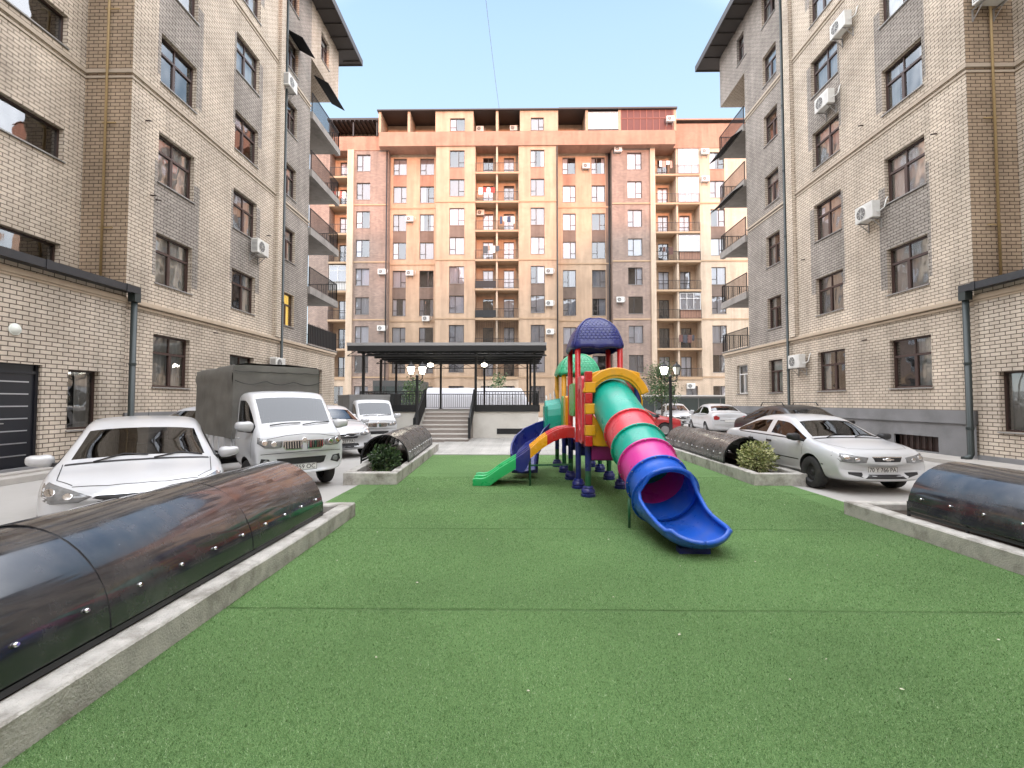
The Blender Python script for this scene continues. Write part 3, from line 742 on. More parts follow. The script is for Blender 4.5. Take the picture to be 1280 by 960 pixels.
# ------------------------------------------------------------------ ground, turf, pavements
def ground():
    g = MB(); g.quad((-300, -300, 0), (300, -300, 0), (300, 300, 0), (-300, 300, 0))
    gm = pm('pale concrete yard', (.40, .385, .365), .9, var=.10, vscale=.6, bump=.25, bscale=35, dirt=(.25, .235, .215), dscale=.35, damt=.6)
    tag(g.build('ground', [gm]), kind='structure')
    g = MB(); bx = g.box
    bx(-2.9, 8, 14.08, 20.4, .002, .03)
    pv = brick_mat('pale paving slabs', (.50, .485, .455), (.45, .435, .41), (.30, .28, .26), .6, .3, .006, .3, .002)
    tag(g.build('paving', [pv]), kind='structure')
    g = MB(); bx2 = g.box
    bx2(-10.6, -9.75, -14, 27, .004, .12); g.build('pavement', [M['concrete']]); tag(bpy.data.objects['pavement'], kind='structure')
    g = MB(); g.box(11.0, 12.2, -14, 27.6, .004, .10); o = g.build('pavement', [M['concrete']]); tag(o, kind='structure')
    # artificial turf laid in strips: each strip a thin sheet with slightly lifted edges
    tm = bpy.data.materials.new('artificial turf'); N, L = nt(tm); b = N['Principled BSDF']; b.inputs['Roughness'].default_value = .8; b.inputs['Specular IOR Level'].default_value = .2
    geo = N.new('ShaderNodeNewGeometry')
    def noise(sc, det, lo, hi, a, bb):
        n = N.new('ShaderNodeTexNoise'); n.inputs['Scale'].default_value = sc; n.inputs['Detail'].default_value = det
        L.new(geo.outputs['Position'], n.inputs['Vector'])
        r = N.new('ShaderNodeMapRange'); r.inputs[1].default_value = lo; r.inputs[2].default_value = hi; r.inputs[3].default_value = a; r.inputs[4].default_value = bb
        L.new(n.outputs['Fac'], r.inputs[0]); return n, r
    n1, r1 = noise(230, 3, .35, .65, 0, 1)
    n2, r2 = noise(.55, 6, .3, .7, .84, 1.13)
    mx = N.new('ShaderNodeMix'); mx.data_type = 'RGBA'; mx.inputs[6].default_value = (*TURF[0], 1); mx.inputs[7].default_value = (*TURF[1], 1)
    L.new(r1.outputs[0], mx.inputs[0])
    sc = N.new('ShaderNodeVectorMath'); sc.operation = 'SCALE'; L.new(mx.outputs[2], sc.inputs[0]); L.new(r2.outputs[0], sc.inputs[3]); L.new(sc.outputs[0], b.inputs['Base Color'])
    bp = N.new('ShaderNodeBump'); bp.inputs['Strength'].default_value = 1; bp.inputs['Distance'].default_value = .012
    L.new(n1.outputs['Fac'], bp.inputs['Height']); L.new(bp.outputs[0], b.inputs['Normal'])
    seams = [-4, -.3, 1.45, 3.66, 5.94, 8.2, 10.4, 12.3, 14.08]
    g = MB()
    for i in range(len(seams) - 1):
        ya, yb = seams[i] + .009, seams[i+1] - .009
        n = 46; top = []
        for j in range(6):
            t = (0, .02, .3, .7, .98, 1)[j]; y = ya + (yb - ya) * t
            lift = .0025 * (1 if j in (0, 5) else 0)
            row = []
            for k in range(n + 1):
                x = -3.05 + 8.2 * k / n
                wob = .012 * mnoise.noise((x * .9, ya * 3 + t, 0)) if j in (0, 5) else 0
                row.append((x, y + wob, .014 + lift * (1 + mnoise.noise((x * .7, y * 2, 3))) ))
            top.append(row)
        top = [[(x, y - .0, .001) for x, y, z in top[0]]] + top + [[(x, y, .006) for x, y, z in top[-1]]]
        g.loft(top, 0, False, False)
    tag(g.build('turf', [tm]), kind='structure')
    g = MB(); g.quad((-3.0, -3.9, .005), (5.1, -3.9, .005), (5.1, 14.0, .005), (-3.0, 14.0, .005)); tag(g.build('turf_backing', [pm('turf backing', (.012, .02, .012), .95)]), kind='structure')
    # fibres
    rs = np.random.RandomState(3); n = 520000
    u = rs.rand(n); y = 1.55 + 8.5 * u ** 2.0; x = np.where(y < 6.6, -2.3 + 6.9 * rs.rand(n), -2.6 + 7.3 * rs.rand(n))
    keep = np.abs(x) < y * 1.15 + .5
    for sy in seams: keep &= np.abs(y - sy - .012 * np.sin(x * 2.1 + sy)) > .008
    x, y = x[keep], y[keep]; n = len(x)
    h = .006 + .008 * rs.rand(n); a = rs.rand(n) * 6.283; wd = .0011 + .0011 * rs.rand(n) + y * .0002
    lx, ly = (rs.rand(n) - .5) * .022, (rs.rand(n) - .5) * .022
    co = np.zeros((n, 3, 3), dtype=np.float32)
    co[:, 0] = np.stack([x - wd * np.cos(a), y - wd * np.sin(a), np.full(n, .012)], 1)
    co[:, 1] = np.stack([x + wd * np.cos(a), y + wd * np.sin(a), np.full(n, .012)], 1)
    co[:, 2] = np.stack([x + lx, y + ly, .013 + h], 1)
    me = bpy.data.meshes.new('turf_fibres'); me.vertices.add(n * 3); me.loops.add(n * 3); me.polygons.add(n)
    me.vertices.foreach_set('co', co.ravel()); me.loops.foreach_set('vertex_index', np.arange(n * 3, dtype=np.int32))
    me.polygons.foreach_set('loop_start', np.arange(n, dtype=np.int32) * 3)
    uv = me.uv_layers.new(name='UVMap'); rv = np.repeat(rs.rand(n, 1), 3, 0); uv.data.foreach_set('uv', np.concatenate([rv, rv], 1).astype(np.float32).ravel())
    fm = bpy.data.materials.new('turf fibre'); N, L = nt(fm); b = N['Principled BSDF']; b.inputs['Roughness'].default_value = .6; b.inputs['Specular IOR Level'].default_value = .3
    un = N.new('ShaderNodeUVMap'); un.uv_map = 'UVMap'; sp = N.new('ShaderNodeSeparateXYZ'); L.new(un.outputs[0], sp.inputs[0])
    cr = N.new('ShaderNodeValToRGB'); e = cr.color_ramp.elements
    e[0].position = 0; e[0].color = (*TURF[0], 1); e[1].position = .75; e[1].color = (*TURF[1], 1); q = e.new(.97); q.color = (*TURF[2], 1)
    L.new(sp.outputs[0], cr.inputs[0])
    geo2 = N.new('ShaderNodeNewGeometry'); n5 = N.new('ShaderNodeTexNoise'); n5.inputs['Scale'].default_value = .55; n5.inputs['Detail'].default_value = 6; L.new(geo2.outputs['Position'], n5.inputs['Vector'])
    r5 = N.new('ShaderNodeMapRange'); r5.inputs[1].default_value = .3; r5.inputs[2].default_value = .7; r5.inputs[3].default_value = .84; r5.inputs[4].default_value = 1.13; L.new(n5.outputs['Fac'], r5.inputs[0])
    s5 = N.new('ShaderNodeVectorMath'); s5.operation = 'SCALE'; L.new(cr.outputs[0], s5.inputs[0]); L.new(r5.outputs[0], s5.inputs[3]); L.new(s5.outputs[0], b.inputs['Base Color'])
    me.materials.append(fm); me.update(); me.validate()
    o = obj('turf_fibres', me); tag(o, 'short green fibres of the artificial turf', 'turf', kind='stuff')
    # scraps of pale litter on the turf
    l = MB()
    for i in range(46):
        y = 2.2 + 8 * rs.rand(); x = -2.1 + 6.5 * rs.rand(); r = .004 + .009 * rs.rand() ** 2; an = rs.rand() * 6.28
        p = [(x + r * math.cos(an + k * 1.57) * (1.8 if k % 2 else 1), y + r * math.sin(an + k * 1.57), .026 + .006 * rs.rand()) for k in range(4)]
        l.add(p + [(x, y, .036)], [(0, 1, 4), (1, 2, 4), (2, 3, 4), (3, 0, 4)])
    tag(l.build('litter', [pm('pale litter', (.6, .58, .45), .8)]), 'tiny pale scraps of litter scattered on the turf', 'litter', kind='stuff')
TURF = [(.062, .152, .042), (.20, .328, .126), (.36, .48, .27)]
ground()

# ------------------------------------------------------------------ planters and vaulted covers
def planter(pts_in, pts_out, label, h=.2, t=.17):
    """kerb ring between an outer loop and its inset; 4 corner points each"""
    c = V(((pts_out[0][0] + pts_out[2][0]) / 2, (pts_out[0][1] + pts_out[2][1]) / 2, 0))
    root = thing('planter', label, 'planter', c, group='concrete kerbed planters')
    l = MB(); n = 4
    def seg(a, b, k):
        d = V((b[0] - a[0], b[1] - a[1], 0)); return [V((a[0], a[1], 0)) + d * i / k for i in range(k + 1)]
    for i in range(n):
        a, b = pts_out[i], pts_out[(i + 1) % n]; c2, d2 = pts_in[i], pts_in[(i + 1) % n]
        k = max(1, int((V(a) - V(b)).length / .35)); so, si = seg(a, b, k), seg(c2, d2, k)
        jit = lambda p, z: (p.x + .006 * mnoise.noise((p.x * 3, p.y * 3, z)), p.y + .006 * mnoise.noise((p.y * 3, p.x * 3, z)), z + (.008 * mnoise.noise((p.x * 2, p.y * 2, 5)) if z > .1 else 0))
        rows = [[jit(p, 0) for p in so], [jit(p, h - .015) for p in so], [jit(p + (q - p) * .07, h) for p, q in zip(so, si)], [jit(p + (q - p) * .93, h) for p, q in zip(so, si)], [jit(q, h - .015) for q in si], [jit(q, .02) for q in si]]
        l.loft(rows, 0, False, False, False)
    l.build('kerb', [M['kerb']], root, c)
    l = MB(); q = pts_in; l.quad(*[(p[0], p[1], .11) for p in q]); l.build('soil', [M['soil']], root, c)
    return root
planter([(-3.55, -2.5), (-2.42, -2.5), (-2.45, 6.4), (-3.55, 6.4)], [(-3.72, -2.7), (-2.22, -2.7), (-2.27, 6.6), (-3.72, 6.6)], 'low concrete planter kerb under the long near cover, left of the turf')
planter([(4.82, -2.5), (5.9, -2.5), (5.9, 6.6), (4.8, 6.6)], [(4.62, -2.7), (6.1, -2.7), (6.1, 6.8), (4.6, 6.8)], 'low concrete planter kerb with bare soil under the near cover, right of the turf')
planter([(-3.2, 9.24), (-2.5, 9.24), (-2.75, 15.2), (-3.75, 15.2)], [(-3.36, 9.06), (-2.33, 9.06), (-2.6, 15.4), (-3.9, 15.4)], 'concrete planter holding the dark round shrub, beside the parked white trucks', .24)
planter([(4.62, 9.2), (5.3, 9.2), (5.8, 15.2), (4.64, 15.2)], [(4.46, 9.05), (5.46, 9.05), (5.98, 15.4), (4.5, 15.4)], 'concrete planter holding the pale green shrub, beside the white saloon', .24)

poly = pm('smoked polycarbonate', (.024, .024, .028), .2, var=.4, vscale=5, spec=.6, dirt=(.085, .083, .085), dscale=2.3, damt=.7, rvar=.13, coat=.8)
poly2 = pm('dusty smoked polycarbonate', (.075, .072, .072), .3, var=.4, vscale=7, spec=.6, dirt=(.20, .19, .18), dscale=2.5, damt=.6, rvar=.12)
for pmx, st in ((poly, .07), (poly2, .35)):
    N, L = pmx.node_tree.nodes, pmx.node_tree.links; b = N['Principled BSDF']
    tc = N.new('ShaderNodeTexCoord'); mp = N.new('ShaderNodeMapping'); mp.inputs['Scale'].default_value = (1.2, .35, 1.2)
    nz = N.new('ShaderNodeTexNoise'); nz.inputs['Scale'].default_value = 6; nz.inputs['Detail'].default_value = 2
    L.new(tc.outputs['Object'], mp.inputs[0]); L.new(mp.outputs[0], nz.inputs['Vector'])
    bp = N.new('ShaderNodeBump'); bp.inputs['Strength'].default_value = st; bp.inputs['Distance'].default_value = .03
    L.new(nz.outputs['Fac'], bp.inputs['Height']); L.new(bp.outputs[0], b.inputs['Normal'])
chrome = pm('chrome', (.75, .75, .77), .12, metal=1)
def cover(x0a, x0b, y0, y1, a, hgt, z0, label, mat, sheet=.74, group='vaulted smoked covers', slope=0):
    """vault along Y from y0 to y1; centre line x0a -> x0b"""
    L0 = y1 - y0; cx = lambda y: x0a + (x0b - x0a) * (y - y0) / L0
    root = thing('vaulted_cover', label, 'cover', (cx((y0 + y1) / 2), (y0 + y1) / 2, z0), group=group); off = V((cx((y0 + y1) / 2), (y0 + y1) / 2, z0))
    P = lambda y, th, k=1.0, d=0: V((cx(y) + (a * k + d) * math.cos(th), y, z0 + .06 + (hgt * k + d) * math.sin(th)))
    n = 22; cnt = max(1, round(L0 / sheet)); step = L0 / cnt
    for i in range(cnt):
        ya, yb = y0 + i * step - (.04 if i else 0), y0 + (i + 1) * step
        up = .006 * (i % 2); l = MB()
        rows = []
        for y in [ya + (yb - ya) * j / 8 for j in range(9)]:
            rows.append([P(y, math.pi * k / n, 1, up + .009 * mnoise.noise((y * 1.1, k * .22, i)) * (1 if 2 < k < n - 2 else .3)) for k in range(n + 1)])
        l.loft(rows, 0, False, False, True); cc = V((0, 0, z0))
        def inn(p): d = V((p.x - cx(p.y), 0, p.z - z0)); return p - d.normalized() * .006
        ri = [[inn(p) for p in r_] for r_ in rows]; l.loft(ri, 0, False, False, True)
        for k_ in (0, -1): l.loft([rows[k_], ri[k_]], 0, False, False, False); l.loft([[r_[k_] for r_ in rows], [r_[k_] for r_ in ri]], 0, False, False, False)
        o = l.build('cover_sheet', [mat], root, off)
    l = MB()
    for sx in (-1, 1):
        xa, xb = cx(y0) + sx * (a - .02), cx(y1) + sx * (a - .02)
        l.bar((xa, y0, z0 + .03), (xb, y1, z0 + .03), .035, .035); l.bar((xa, y0, z0 + .15), (xb, y1, z0 + .15), .02, .02)
        for i in range(cnt + 1):
            y = y0 + L0 * i / cnt; x = cx(y) + sx * (a - .02); l.bar((x, y, z0 - .05), (x, y, z0 + .16), .025, .025)
    for i in range(cnt + 1):
        y = min(max(y0 + i * step, y0 + .02), y1 - .02)
        for k in range(14): l.bar(P(y, math.pi * k / 14, .965), P(y, math.pi * (k + 1) / 14, .965), .025, .025, up=(0, 1, 0))
    l.build('frame', [M['dark_metal']], root, off)
    l = MB()
    for i in range(cnt * 2):
        y = y0 + L0 * (i + .5) / (cnt * 2)
        for th in (.28, math.pi - .28):
            p = P(y, th, 1, .012); d = V((math.cos(th), 0, math.sin(th)))
            r1 = [p + (V((0, 1, 0)) * math.cos(q) + d.cross(V((0, 1, 0))) * math.sin(q)) * .014 for q in [k * .785 for k in range(8)]]
            r2 = [p + d * .012 + (V((0, 1, 0)) * math.cos(q) + d.cross(V((0, 1, 0))) * math.sin(q)) * .009 for q in [k * .785 for k in range(8)]]
            l.loft([[v - d * .015 for v in r1], r1, r2])
    l.build('screw_caps', [chrome], root, off)
    return root
cover(-3.01, -3.01, -2.4, 5.85, .60, .60, .2, 'long glossy smoked vault cover on the near left kerb in front of the white hatchback', poly)
cover(5.36, 5.36, -2.4, 5.9, .60, .58, .22, 'glossy smoked vault cover on the near right kerb, reflecting pale sky', poly)
cover(-3.0, -3.28, 10.6, 15.0, .55, .56, .24, 'dusty smoked vault cover behind the dark round shrub', poly2)
cover(5.02, 5.2, 10.5, 15.1, .52, .52, .24, 'dusty smoked vault cover behind the pale green shrub', poly2)

def shrub(name, c, r, cols, label, n=1500, leaf=.035, cat='shrub', squash=.95, kind_sprig=0):
    root = thing(name, label, cat, c)
    st = MB()
    r2 = random.Random(int(abs(c[0]) * 100))
    for i in range(9):
        a = r2.random() * 6.28; q = r * (.4 + .4 * r2.random()); st.tube([(0, 0, 0), (q * .4 * math.cos(a), q * .4 * math.sin(a), r * .5), (q * math.cos(a), q * math.sin(a), r * (.9 + .5 * r2.random()))], [.012, .008, .003], 5)
    st.build('stem', [pm('shrub stem', (.08, .055, .035), .9)], root)
    l = MB()
    for i in range(n):
        d = V((r2.gauss(0, 1), r2.gauss(0, 1), r2.gauss(0, 1))).normalized()
        k = 1 + .32 * mnoise.noise(d * 2.9 + V(c))
        q = r * k * (r2.random() ** .35); p = V((d.x * q, d.y * q, r * squash + d.z * q * squash))
        if p.z < .02: continue
        u = (d + V((r2.gauss(0, .6), r2.gauss(0, .6), r2.gauss(0, .6) + .25))).normalized(); s_ = u.cross(V((r2.gauss(0, 1), r2.gauss(0, 1), r2.gauss(0, 1)))).normalized()
        ln = leaf * (.7 + .7 * r2.random()); nn = u.cross(s_)
        l.add([p, p + u * ln * .5 + s_ * ln * .28 + nn * ln * .05, p + u * ln, p + u * ln * .5 - s_ * ln * .28 + nn * ln * .05], [(0, 1, 2, 3)], 0 if r2.random() < .55 else 1 if r2.random() < .7 else 2)
    l.build('foliage', cols, root)
    return root
lf = lambda n, c: pm(n, c, .55, var=.25, vscale=9)
dk = [lf('dark leaf', (.018, .042, .012)), lf('mid leaf', (.035, .075, .02)), lf('leaf tip', (.07, .12, .035))]
yl = [lf('olive leaf', (.17, .20, .065)), lf('pale yellow leaf', (.52, .51, .26)), lf('fresh leaf', (.30, .33, .12))]
gr = [lf('tree leaf', (.03, .07, .02)), lf('tree leaf light', (.065, .125, .035)), lf('tree leaf pale', (.12, .17, .06))]
shrub('shrub', (-2.78, 9.85, .1), .30, dk, 'small dark green round shrub in the concrete planter beside the trucks', 1300, .07)
shrub('shrub', (4.92, 9.85, .1), .345, yl, 'pale yellow-green round shrub in the concrete planter beside the white saloon', 1700, .06)

def tree(c, h, r, trunk_r, label, n=2600, leaf=.11, z0=.35):
    root = thing('tree', label, 'tree', c); r2 = random.Random(int(c[0] * 10) + 77)
    t = MB(); t.tube([(0, 0, 0), (.03, .02, h * .3), (-.02, .03, h * .6), (.02, 0, h * .9)], [trunk_r, trunk_r * .8, trunk_r * .55, trunk_r * .2], 8)
    tips = []
    for i in range(14):
        z = h * (z0 + .55 * i / 14); a = i * 2.4 + r2.random(); q = r * (.55 + .5 * r2.random()) * (1 - .35 * i / 14)
        e = V((q * math.cos(a), q * math.sin(a), z + q * .55)); t.tube([(0, 0, z), tuple(e * .5 + V((0, 0, z)) * .5 - V((0, 0, e.z * .0))), tuple(e)], [trunk_r * .4, trunk_r * .25, trunk_r * .08], 5); tips.append(e)
        tips.append(e * .55 + V((0, 0, z * .45)))
    tips.append(V((0, 0, h * .95)))
    t.build('trunk', [pm('bark', (.10, .08, .06), .95, var=.3, vscale=8)], root)
    l = MB()
    for i in range(n):
        tp = tips[r2.randrange(len(tips))]; p = tp + V((r2.gauss(0, 1), r2.gauss(0, 1), r2.gauss(0, .8))) * r * .24
        u = V((r2.gauss(0, 1), r2.gauss(0, 1), r2.gauss(-.2, .7))).normalized(); s_ = u.cross(V((r2.gauss(0, 1), r2.gauss(0, 1), r2.gauss(0, 1)))).normalized(); ln = leaf * (.6 + .8 * r2.random())
        l.add([p, p + u * ln * .5 + s_ * ln * .3, p + u * ln, p + u * ln * .5 - s_ * ln * .3], [(0, 1, 2, 3)], r2.choice((0, 0, 1, 1, 2)))
    l.build('crown', gr, root)
tree((8.9, 29.5, 0), 3.9, 1.05, .06, 'slim leafy tree behind the right lantern post and the red car', 3400)
tree((-7.6, 34, 0), 3.2, 1.0, .05, 'small tree behind the left half of the stage canopy', 900, .16)
tree((-1.5, 34.5, 0), 3.7, .75, .04, 'thin sapling seen behind the railing at the middle of the stage', 500, .16)

# washing hung out on the far balconies
for i, (x, y, n, cols, lab) in enumerate([(-3.4, 47.9, 8, ((.6, .6, .62), (.45, .06, .05)), 'white and red washing over the upper middle balcony rail of the far block'), (-1.2, 47.9, 7, ((.05, .07, .12), (.55, .5, .45)), 'dark and cream washing on the seventh-floor middle balcony of the far block'),
        (-2.9, 47.9, 6, ((.08, .09, .1), (.4, .3, .25), (.6, .6, .6)), 'mixed washing crowded on the sixth-floor middle balcony'), (15.4, 48.6, 9, ((.62, .62, .62), (.5, .25, .2)), 'white washing on the top right balcony beside the glazing'),
        (15.3, 48.6, 6, ((.04, .04, .045), (.10, .05, .04)), 'dark rugs slung over the sixth-floor right balcony'), (17.2, 48.6, 3, ((.12, .06, .05), (.05, .05, .06)), 'dark blanket on the third-floor right balcony'),
        (-18.9, 48.6, 8, ((.5, .12, .1), (.6, .55, .5)), 'red and cream washing on the leftmost balcony stack')]):
    z = 8.55 + 3.04 * (n - 3) - .44; l = MB(); r2 = random.Random(i); xx = x - .7
    for k in range(4):
        w_ = .22 + .25 * r2.random(); h_ = .4 + .45 * r2.random(); rows = []
        for j in range(5):
            zz = z + .35 - h_ * j / 4; rows.append([(xx + w_ * q / 6, y - .1 + .025 * math.sin(q * 1.7 + k) * j / 4 + .01 * k, zz) for q in range(7)])
        l.loft(rows, k % len(cols), False, False); xx += w_ + .05
    o = l.build('laundry', [pm('cloth', c, .9) for c in cols], loc=(x, y, z)); tag(o, lab, 'laundry', 'washing on the far balconies')
# ------------------------------------------------------------------ stage with canopy, lanterns
def stage():
    F = 20.8; W0, W1, HB = -7.0, .88, 1.18; BK = 28.0
    off = V((-3, 24, 0)); t = thing('stage_pavilion', 'white-walled stage under a flat black metal canopy with lit lamps and stone steps', 'pavilion', off)
    sx0, sx1 = -4.05, -2.0
    l = MB(); l.box(W0, W1, F, BK, 0, HB - .02); l.box(W0 + .02, W1 - .02, F + .02, BK - .02, HB - .02, HB, 1); l.build('platform', [M['white_wall'], M['concrete']], t, off)
    l = MB(); l.box(W0 - .02, sx0 - .08, F - .07, F - .003, HB - .02, HB + .28); l.build('fascia', [M['dark_metal']], t, off); l = MB(); l.box(sx1 + .08, W1 + .02, F - .07, F - .003, HB - .02, HB + .28)
    l.box(W1 + .003, W1 + .06, F - .07, BK, HB - .02, HB + .28); l.build('fascia', [M['dark_metal']], t, off)
    l = MB(); l.box(-.95, .47, F - .015, F + .02, .18, .42)
    for i in range(12): l.box(-.93 + i * .117, -.91 + i * .117, F - .03, F - .016, .19, .41)
    l.build('vent_grille', [M['dark_metal']], t, off)
    l = MB()
    for i in range(7):
        y0 = F - .004 - .31 * (7 - i); z1 = HB * (i + 1) / 7 - .02
        l.box(sx0, sx1, y0, y0 + .31 if i < 6 else F - .006, 0, z1 - .045, 0); l.box(sx0 - .015, sx1 + .015, y0 - .02, y0 + .308 if i < 6 else F - .006, z1 - .045, z1, 1)
    l.build('steps', [M['stair'], M['stair_edge']], t, off)
    y0 = F - 2.15
    for sx in (sx0 - .06, sx1 + .06):
        l = MB(); l.bar((sx, y0, .95), (sx, F, HB + .95), .07, .05); l.bar((sx, y0, .2), (sx, F, HB + .18), .04, .04)
        for i in range(17): f = i / 16; l.bar((sx, y0 + (F - y0) * f, .15 + HB * f), (sx, y0 + (F - y0) * f, .95 + HB * f), .03 if 0 < i < 16 else .1, .03 if 0 < i < 16 else .1)
        l.build('handrail', [M['dark_metal']], t, off)
    z = HB
    for a, b in (((W0, F - .02, z), (sx0 - .1, F - .02, z)), ((sx1 + .1, F - .02, z), (W1, F - .02, z)), ((W0, F, z), (W0, BK, z)), ((W1, F, z), (W1, BK, z)), ((W0, BK, z), (W1, BK, z))):
        l = MB(); railing_mb(l, a, b, .86, .125, .011, top=.025); l.build('railing', [M['dark_metal']], t, off)
    for x, y in ((-7.0, 21.2), (-1.92, 21.2), (.72, 21.2), (-7.2, 24.6), (.62, 24.6), (-7.1, 27.3), (-4.5, 27.3), (-1.97, 27.3), (.52, 27.3), (-4.5, 21.2)):
        if (x, y) == (-4.5, 21.2): continue
        l = MB(); l.box(x - .055, x + .055, y - .055, y + .055, HB + .001, 3.82); l.box(x - .12, x + .12, y - .12, y + .12, HB + .001, HB + .03); l.build('post', [M['dark_metal']], t, off)
    l = MB(); x0, x1, y0, y1, zr = -7.45, 1.22, 20.3, 28.2, 4.0
    l.box(x0, x1, y0, y0 + .06, zr + .03, zr + .16, 0)
    l.add([(x0, y0, zr + .1), (x1, y0, zr + .1), (x1, y1, zr + .02), (x0, y1, zr + .02), (x0, y0, zr + .16), (x1, y0, zr + .16), (x1, y1, zr + .06), (x0, y1, zr + .06)], [(0, 1, 2, 3), (4, 5, 6, 7), (0, 4, 7, 3), (1, 5, 6, 2), (2, 3, 7, 6)], 1)
    lg = pm('galvanised edge', (.36, .36, .37), .5, metal=.2, var=.12)
    l.box(x0 + .02, x1 - .02, y0 + .01, y0 + .06, zr - .2, zr + .027, 1)
    l.build('canopy_roof', [lg, M['dark_metal']], t, off)
    l = MB()
    for i in range(14): x = x0 + .08 + (x1 - x0 - .16) * i / 13; l.box(x - .025, x + .025, y0 + .064, y1, zr - .06, zr + .0)
    for i in range(7): y = y0 + .12 + (y1 - y0 - .24) * i / 6; l.box(x0, x1, y - .03, y + .03, zr - .17, zr - .063)
    for y in (y0 + .1, 24.6, y1 - .1):
        for i in range(22):
            xa = x0 + (x1 - x0) * i / 22; xb = xa + (x1 - x0) / 22; l.bar((xa, y, zr - .17 if i % 2 else zr - .40), (xb, y, zr - .40 if i % 2 else zr - .17), .025, .025)
        l.box(x0, x1, y - .02, y + .02, zr - .43, zr - .39)
    l.build('truss', [M['dark_metal']], t, off)
    glow = pm('lit lamp glass', (.9, .88, .8), .3, emit=(1, .93, .76), estr=14)
    for x in (-4.38, -1.70):
        l = MB(); l.sphere((x, 23.4, 3.42), .15, 14, 8, 0, .6); l.tube([(x, 23.4, 3.5), (x, 23.4, 3.84)], .02, 6, 1); l.build('canopy_lamp', [glow, M['dark_metal']], t, off)
    return glow
GLOW = stage()
opal = pm('unlit lantern glass', (.62, .62, .58), .25)
def lantern_post(c, h, label, heads):
    t = thing('lantern_post', label, 'street lamp', c, group='black lantern posts')
    l = MB(); l.lathe([(.14, 0), (.14, .08), (.10, .14), (.085, .5), (.06, .55), (.055, h * .7), (.05, h - .1), (.075, h - .08), (.04, h), (.001, h + .04)], 14); l.build('post', [M['dark_metal']], t)
    for dx, lit in heads:
        l = MB(); l.tube([(0, 0, h - .18), (dx * .5, 0, h - .24), (dx, 0, h - .16), (dx, 0, h - .02)], .022, 8); l.lathe([(.02, -.02), (.10, .0), (.10, .02)], 6, (dx, 0, h)); a = l.build('arm', [M['dark_metal']], t)
        g = MB(); g.lathe([(.085, 0), (.15, .26), (.001, .27)], 6, (dx, 0, h + .02), smooth=False); g.build('lamp_glass', [GLOW if lit else opal], t)
        g = MB(); g.lathe([(.17, 0), (.12, .08), (.04, .13), (.02, .2), (.001, .22)], 6, (dx, 0, h + .285), smooth=False)
        for k in range(6):
            q = k * math.pi / 3; g.bar((dx + .088 * math.cos(q), .088 * math.sin(q), h + .02), (dx + .153 * math.cos(q), .153 * math.sin(q), h + .285), .014, .014)
        g.build('lantern_cap', [M['dark_metal']], t)
lantern_post((-3.92, 18.2, .03), 2.62, 'black double lantern post with both lamps lit, at the stage steps', ((-.24, 1), (.2, 1)))
lantern_post((5.45, 17.0, 0), 2.55, 'black lantern post with one lamp lit and one dark, by the red car', ((-.22, 1), (.24, 0)))
# pale covered stall behind the stage and dark shop strip
def misc():
    wf = pm('white tarpaulin', (.62, .62, .66), .55, var=.08, vscale=2, bump=.25, bscale=6)
    l = MB(); rings = []
    for i in range(30):
        f = i / 29; x = -7.0 + 8.0 * f; e = min(1, (1 - abs(2 * f - 1)) * 5) ** .5
        r = []
        for k in range(15):
            a = math.pi * k / 14; w = .05 * mnoise.noise((x * 1.5, k * .5, 1))
            r.append((x, 33 - 1.1 * math.cos(a) * (.6 + .4 * e), .02 + (2.5 * e + w) * min(1, math.sin(a) * 1.7)))
        rings.append(r)
    l.loft(rings, 0, False, False); o = l.build('tarpaulin_shelter', [wf], loc=(-3, 33, 0)); tag(o, 'long white tarpaulin-covered shelter seen through the railing behind the stage', 'shelter')
    off = V((11.5, 36.4, 0)); t = thing('kiosk', 'long low kiosk with dark glass panels behind the white parked cars', 'kiosk', off)
    l = MB(); l.box(8.6, 17, 36, 39, 0, 2.0); l.build('body', [pm('kiosk grey', (.2, .2, .2), .6, var=.15)], t, off)
    l = MB()
    for i in range(5): l.box(8.75 + i * 1.65, 10.3 + i * 1.65, 35.96, 36.04, .7, 1.85)
    gk = pm('dark kiosk glass', (.05, .065, .065), .12, spec=.6); l.build('window', [gk], t, off)
    l = MB(); l.box(8.5, 17.1, 35.85, 39.1, 2.0, 2.1); l.build('roof', [M['white_frame']], t, off)
    off = V((-9, 40.5, 0)); t = thing('shop', 'low dark glazed shop strip under the far block, left behind the canopy', 'shop', off)
    l = MB(); l.box(-12.4, -8.4, 40, 44, 0, 3.4); l.build('body', [pm('shop grey', (.07, .07, .07), .6, var=.15)], t, off)
    l = MB()
    for i in range(4): l.box(-12.25 + i * .97, -11.4 + i * .97, 39.95, 40.03, .9, 2.9)
    l.build('window', [gk], t, off)
    l = MB(); pts = [(-1.9 - .06 * i, 51 - 60 * i / 24, 32.4 + 3.4 * (2 * i / 24 - 1) ** 2 - 3.4 + .14 * i) for i in range(25)]
    l.tube(pts, .02, 5); tag(l.build('overhead_wire', [pm('wire', (.25, .3, .38), .6)], loc=pts[0]), 'thin grey wire running overhead from the roof of the far block', 'wire')
misc()

